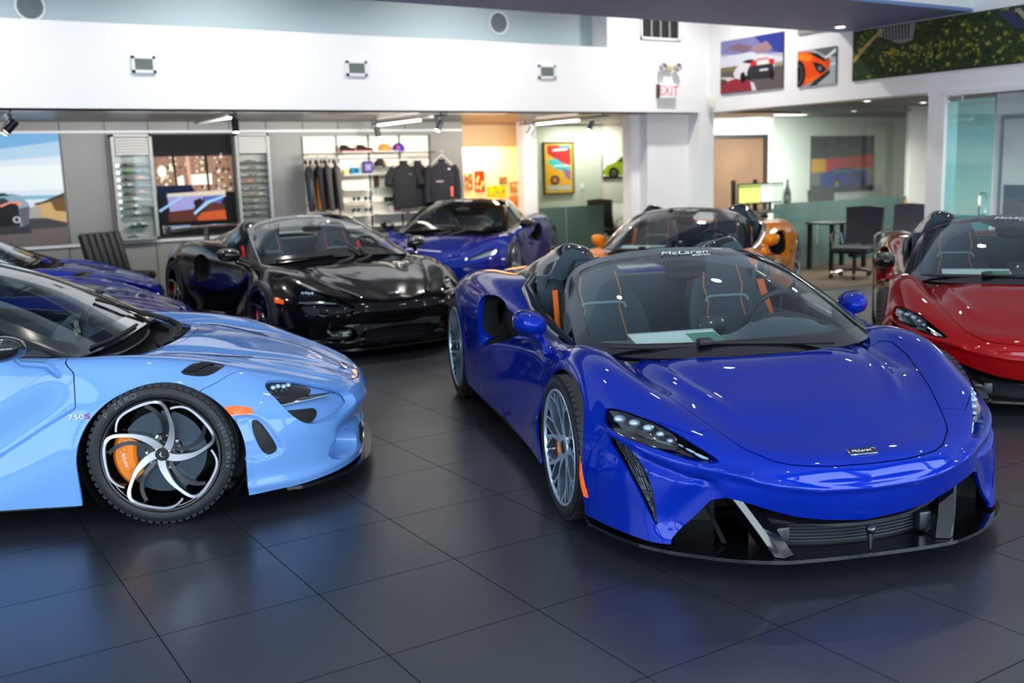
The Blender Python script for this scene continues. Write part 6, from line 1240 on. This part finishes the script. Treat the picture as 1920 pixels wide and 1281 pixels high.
def shoe(x, z, label, col, rz, sole=(210, 60, 60), grp='shoes on the merchandise wall'):
    g2 = empty('driving_shoe', (x, 14.14, z), rz, label, 'shoe', grp); m_ = MB(); rows = []
    for i in range(9):
        t = i/8; xx = -.12+.24*t; w_ = .036*(1-.25*abs(t-.35)*2)*(1 if t < .95 else .6); hh = .085 if t < .3 else .085-.05*sstep(np.array(t), .3, .75); rows.append([(xx, w_*math.cos(a), .012+float(hh)*max(0, math.sin(a))) for a in [math.pi*k/8 for k in range(9)]])
    m_.grid(rows, 0); m_.add(rows[0], [tuple(range(9))], 0); m_.build('shoe_upper', pm(col), g2); m_ = MB(); m_.box((0, 0, .006), (.245, .074, .012), 0, bev=.004); m_.build('shoe_sole', pm(sole), g2)
shoe(6.22, 1.892, 'black racing shoe left on the top shelf', (26, 24, 26), T(8)); shoe(6.49, 1.892, 'black racing shoe with red side right on the top shelf', (40, 22, 26), T(-8), (206, 40, 50))
boxy('boxed_gift', 6.31, 14.14, 1.562, (.12, .08, .10), (20, 140, 190), 'turquoise gift box on the shelf left of the purple book', 'box', (40, 60, 60)); boxy('gift_book', 6.53, 14.16, 1.562, (.15, .04, .19), (74, 66, 124), 'purple book standing on the shelf', 'book', (150, 140, 190)); boxy('plush_toy_box', 6.16, 14.14, 1.562, (.06, .06, .07), (230, 226, 120), 'small pale yellow box at the shelf end', 'box')
for i, (x, c_, lb) in enumerate(((6.68, (60, 40, 30), 'brown leather holster-shaped case under the shelf'), (6.88, (70, 56, 52), 'dark brown hanging strap case beside the other'))):
    boxy('key_case', x, 14.2, 1.36, (.07, .05, .17), c_, lb, 'case')
boxy('black_bag', 6.95, 14.12, 1.136, (.34, .12, .07), (20, 30, 24), 'low black bag on the lower glass shelf', 'bag'); boxy('clear_box', 6.95, 14.14, .966, (.20, .12, .10), (206, 210, 212), 'white boxed gift with a red label on the bottom shelf', 'box', (200, 80, 80)); boxy('sample_box', 5.86, 14.14, .956, (.07, .05, .05), (14, 16, 20), 'tiny black box on the bottom left shelf', 'box')
def glasses(x, z, label):
    g2 = empty('sunglasses', (x, 14.14, z), label=label, cat='sunglasses', group='sunglasses stands on the merchandise wall'); m_ = MB()
    m_.tube([(0, 0, 0), (0, 0, .05)], .006, 6, 0); m_.build('display_stand', WHT, g2); m_ = MB()
    for sg in (-1, 1): m_.lathe([(0, 0), (.028, .002), (.032, 0)], (sg*.036, -.02, .07), 'y', 14, 0); m_.tube([(sg*.066, -.02, .075), (sg*.07, .09, .075)], .003, 6, 0)
    m_.build('spectacle_frame', mat('lens_teal', rgb(20, 60, 66), .1, coat=1), g2)
glasses(6.30, 1.128, 'teal sunglasses left on the bright lower shelf'); glasses(6.49, 1.128, 'teal sunglasses right on the bright lower shelf'); glasses(6.29, .958, 'brown sunglasses left on the bottom bright shelf'); glasses(6.49, .958, 'brown sunglasses right on the bottom bright shelf')
# ---------------------------------------------------------------- furniture
CB = mat('chair_black_leather', rgb(16, 18, 22), .55); CN = mat('chair_navy_fabric', rgb(16, 22, 38), .7)
def office_chair(x, y, rz, label, m_s=CN, seat_z=.46, back_h=.52, arms=True, grp=None):
    g2 = empty('office_chair', (x, y, 0), rz, label, 'chair', grp); m_ = MB(); L = []
    for i in range(9):
        t = i/8; L.append([(-.24-.10*t-.03*math.sin(t*3), -.23-.0*t+.46*j/8+(.02*(j-4)/4*t), seat_z+.06+back_h*t-.02*abs(j-4)/4) for j in range(9)])
    m_.grid(L, 0); m_.grid([[(p[0]-.05, p[1]*1.02, p[2]) for p in r] for r in L], 0); e = [L[0][k] for k in range(9)]+[L[k][8] for k in range(1, 9)]+[L[8][k] for k in range(7, -1, -1)]+[L[k][0] for k in range(7, 0, -1)]
    m_.grid([e+[e[0]], [(p[0]-.05, p[1]*1.02, p[2]) for p in e+[e[0]]]], 0); m_.build('backrest', m_s, g2)
    m_ = MB(); m_.box((0, 0, seat_z), (.50, .50, .09), 0, bev=.035); m_.build('seat', m_s, g2)
    m_ = MB(); m_.cyl((0, 0, .10), (0, 0, seat_z-.04), .025, 12); m_.cyl((0, 0, seat_z-.10), (0, 0, seat_z-.03), .09, 14); m_.build('gas_column', TB, g2)
    for k in range(5):
        a = 2*math.pi*k/5+.3; q = MB(); q.tube([(0, 0, .115), (.17*math.cos(a), .17*math.sin(a), .10), (.31*math.cos(a), .31*math.sin(a), .075)], [.030, .024, .018], 8, 0, sy=.7); l_ = q.build('base_spoke', CHR, g2)
        q = MB(); q.cyl((.31*math.cos(a)-.018*math.sin(a), .31*math.sin(a)+.018*math.cos(a), .03), (.31*math.cos(a)+.018*math.sin(a), .31*math.sin(a)-.018*math.cos(a), .03), .03, 14); q.build('caster', KM, l_)
    if arms:
        for sg in (-1, 1): q = MB(); q.tube([(-.25, sg*.25, seat_z+.05), (-.27, sg*.29, seat_z+.20), (-.05, sg*.29, seat_z+.22), (.12, sg*.29, seat_z+.20), (.05, sg*.27, seat_z)], .015, 8); q.build('armrest', CHR, g2)
    return g2
office_chair(11.12, 8.95, T(200), 'black office chair with chrome base standing left of the red car', CN, .38, .50)
office_chair(12.35, 9.2, T(190), 'black office chair farther right behind the red car, by the table', CN, .36, .50)
office_chair(14.5, 12.2, T(250), 'black chair behind the office desk below the race picture', CB, .50, .50)
office_chair(11.58, 14.42+.33, T(20), 'black chair in the back office beside the white cabinet', CB, .42)
# slanted black leather seat by the grey wall
g2 = empty('lounge_chair', (2.62, 12.95, 0), T(-60), 'black ribbed leather lounge chair in front of the grey wall', 'chair'); m_ = MB()
for k in range(6): m_.box((-.22, -.25+.1*k, .70), (.09, .095, .52), 0, Matrix.Rotation(-.28, 3, 'Y'), bev=.03)
m_.build('backrest', CB, g2); m_ = MB()
for k in range(6): m_.box((.05, -.25+.1*k, .42), (.52, .095, .10), 0, bev=.03)
m_.build('seat', CB, g2)
for sx_ in (-.18, .25):
    for sy_ in (-.26, .26): m_ = MB(); m_.cyl((sx_, sy_, .38), (sx_, sy_, 0), .014, 8); m_.build('leg', CHR, g2)
# meeting table, desks, monitors
def desk(x, y, w_, d_, h_, label, top, rz=0, cat='table'):
    g2 = empty('meeting_table' if cat == 'table' else 'desk', (x, y, 0), rz, label, cat); m_ = MB(); m_.box((0, 0, h_-.015), (w_, d_, .03), 0, bev=.006); m_.build('table_top', top, g2)
    for a in (-1, 1):
        for b in (-1, 1): q = MB(); q.box((a*(w_/2-.05), b*(d_/2-.05), (h_-.03)/2), (.05, .05, h_-.03)); q.build('leg', TB, g2)
    return g2
desk(12.0, 9.98, .8, .5, .68, 'dark meeting table between the two office chairs', mat('table_dark', rgb(30, 34, 38), .3))
desk(12.6, 12.2, 2.1, .7, .76, 'dark office desk carrying the monitors', mat('desk_dark', rgb(26, 28, 30), .35), cat='desk')
def monitor(x, y, z, rz, w_, col, col2, label, h_=.34):
    g2 = empty('computer_monitor', (x, y, z), rz, label, 'monitor'); m_ = MB(); m_.box((0, 0, .12+h_/2), (w_, .03, h_), 0, bev=.008); m_.build('monitor_case', K, g2)
    m_ = MB(); m_.box((0, -.0165, .12+h_/2), (w_-.04, .002, h_-.05), 0); m_.box((0, -.018, .12+h_-.05), (w_-.04, .002, .03), 1); m_.build('display', [mat('display_'+label[:6], rgb(*col), .4, emit=rgb(*col), es=.7), mat('display_bar_'+label[:6], rgb(*col2), .4, emit=rgb(*col2), es=.6)], g2)
    m_ = MB(); m_.box((0, .02, .07), (.05, .03, .14)); m_.box((0, .02, .006), (.22, .16, .012), 0, bev=.004); m_.build('stand', TB, g2)
monitor(12.37, 12.1, .76, 0, .52, (206, 206, 110), (70, 140, 60), 'yellow-green spreadsheet on the left office monitor'); monitor(12.90, 12.12, .76, T(-6), .50, (196, 206, 190), (150, 160, 150), 'pale spreadsheet on the right office monitor')
g2 = empty('champagne_bottle', (13.33, 12.15, .76), label='large dark champagne bottle beside the office monitors', cat='bottle'); m_ = MB(); m_.lathe([(0, 0), (.06, .0), (.062, .02), (.062, .24), (.05, .32), (.022, .40), (.018, .46), (.021, .47), (.021, .50), (0, .50)], n=24); m_.build('bottle_glass', mat('bottle_black_green', rgb(14, 20, 18), .1, coat=1), g2)
m_ = MB(); m_.lathe([(.0635, .07), (.0635, .17)], n=24); m_.build('bottle_label', pm((60, 66, 70)), g2); m_ = MB(); m_.box((0, -.10, .04), (.20, .04, .07), 0, bev=.01); o = m_.build('desk_ornament', mat('ornament_orange', rgb(240, 140, 40), .4)); o.location = (13.33, 12.15, .76); tag(o, 'small orange ornament in front of the champagne bottle', 'ornament')
for x, lb in ((12.22, 'slim black camera stand left behind the yellow monitor'), (12.72, 'slim black speaker behind the gap between monitors')):
    m_ = MB(); m_.box((0, 0, .26), (.06, .06, .52), 0, bev=.01); m_.box((0, 0, .01), (.1, .1, .02)); o = m_.build('desk_speaker', TB, None, lb, 'speaker'); o.location = (x, 12.3, .76)
# small things: broom, switch, cabinet in the back office
g2 = empty('broom', (14.16, 10.38, 0), label='broom with blue head and wooden tip against the office wall', cat='broom'); m_ = MB(); m_.cyl((0, 0, 0), (0, .04, .62), .016, 10); m_.build('handle', pm((60, 66, 90)), g2); m_ = MB(); m_.cyl((0, .04, .56), (.0, .045, .70), .05, 12, 0, .035); m_.build('brush_head', pm((24, 50, 160)), g2); m_ = MB(); m_.cyl((0, .045, .70), (0, .05, .90), .028, 10, 0, .022); m_.build('wooden_tip', pm((206, 150, 80)), g2)
g2 = empty('light_switch', (11.35, 15.3, 1.2), label='white light switch right of the framed poster', cat='switch'); m_ = MB(); m_.box((0, -.006, 0), (.08, .012, .12), 0, bev=.004); m_.build('switch_plate', WHT, g2); m_ = MB(); m_.box((0, -.014, 0), (.03, .008, .06)); m_.build('rocker', WHT, g2)
g2 = empty('office_cabinet', (12.53, 14.95, 0), label='white cabinet below the lime green car print', cat='cabinet'); m_ = MB(); m_.box((0, 0, .45), (1.2, .45, .9), 0, bev=.01); m_.build('cabinet_body', W_OFF, g2); m_ = MB(); m_.box((0, -.01, .915), (1.24, .5, .03)); m_.build('cabinet_top', glass('cabinet_top_glass', (.7, .85, .8), 0, .3), g2)
for sg in (-1, 1): m_ = MB(); m_.box((sg*.3, -.235, .45), (.56, .02, .8), 0, bev=.004); d_ = m_.build('cabinet_door', W_OFF, g2); q = MB(); q.box((sg*.06, -.25, .6), (.012, .02, .14)); q.build('door_handle', CHR, d_)
picture('photo_picture', (12.15, 14.87, .93), (1, 0, 0), .14, .18, (150, 130, 110), [((60, 50, 44), [(.2, .2), (.8, .2), (.8, .8), (.2, .8)])], 'small framed snapshot standing on the white cabinet', 'picture', frame_=(.012, rgb(230, 230, 230)))
# ---------------------------------------------------------------- the cars in their places
ORM = mat('accent_orange', rgb(225, 105, 30), .5); ORC = mat('caliper_orange', rgb(245, 130, 10), .35, coat=.6); RDA = mat('accent_red', rgb(215, 20, 25), .5); RDC = mat('caliper_red', rgb(200, 20, 25), .35, coat=.6); GRA = mat('accent_slate', rgb(60, 70, 78), .6)
P_BLUE = paint('paint_royal_blue', rgb(0, 40, 165), rgb(0, 18, 100), .12, .4); P_LB = paint('paint_light_blue', rgb(118, 164, 226), rgb(90, 138, 208), .0, .5); P_BK = paint('paint_black', (.004, .004, .005), (.002, .002, .002), .1, .2)
P_DB = paint('paint_dark_blue', rgb(4, 38, 150), rgb(2, 14, 80), .0, .5); P_OR = paint('paint_orange', rgb(255, 150, 10), rgb(250, 130, 0), .0); P_RD = paint('paint_deep_red', rgb(165, 6, 12), rgb(100, 0, 4), .1, .45)
def paintmap(p, acc=ORM, cal=ORC, mir=None): return {'paint_placeholder': p, 'accent_placeholder': acc, 'caliper_placeholder': cal, 'mirror_cap_placeholder': mir or p}
protoA = build_artura('sports_car'); protoB = build_b('coupe', 'sports_car'); protoC = build_b('spider', 'sports_car'); protoG = build_b('gt', 'sports_car')
ch = tree_of(None)
def place(proto, x, y, deg, mp, label):
    c = copy_tree(proto, ch, None, mp); c.location = (x, y, 0); c.rotation_euler = (0, 0, math.radians(deg)); return tag(c, label, 'car')
HERO = place(protoA, 3.39818, 3.23076, -109.902, paintmap(P_BLUE), 'royal blue open-top sports car with orange cabin trim, nearest on the right')
LBC = place(protoB, 1.4277, 5.4866, -25.3, paintmap(P_LB, mir=CARB), 'light blue sports coupe with swept black wheels at the left front')
place(protoC, 3.87, 8.80, -89.5, paintmap(P_BK, RDA, RDC, CARB), 'glossy black open-top sports car with rear wing and red seats')
place(protoG, 6.40, 11.65, -135, paintmap(P_DB, GRA, mir=K), 'dark blue coupe parked at the back before the warm room')
place(protoA, 6.586, 7.538, -144, paintmap(P_OR), 'orange open-top sports car behind the royal blue one')
place(protoA, 6.553, 3.85, -141.8, paintmap(P_RD, GRA, mir=K), 'deep red open-top sports car cut off by the right edge')
place(protoB, 1.40, 8.70, -16, paintmap(P_DB, mir=CARB), 'deep blue low coupe half hidden behind the light blue coupe')
place(protoB, 1.75, 11.2, -14, paintmap(P_DB, mir=P_DB), 'dark blue coupe farthest back on the left, in front of the leather lounge chair')
def drop(o):
    for k in ch.get(o.name, []): drop(k)
    bpy.data.objects.remove(o)
for p_ in (protoA, protoB, protoC, protoG): drop(p_)
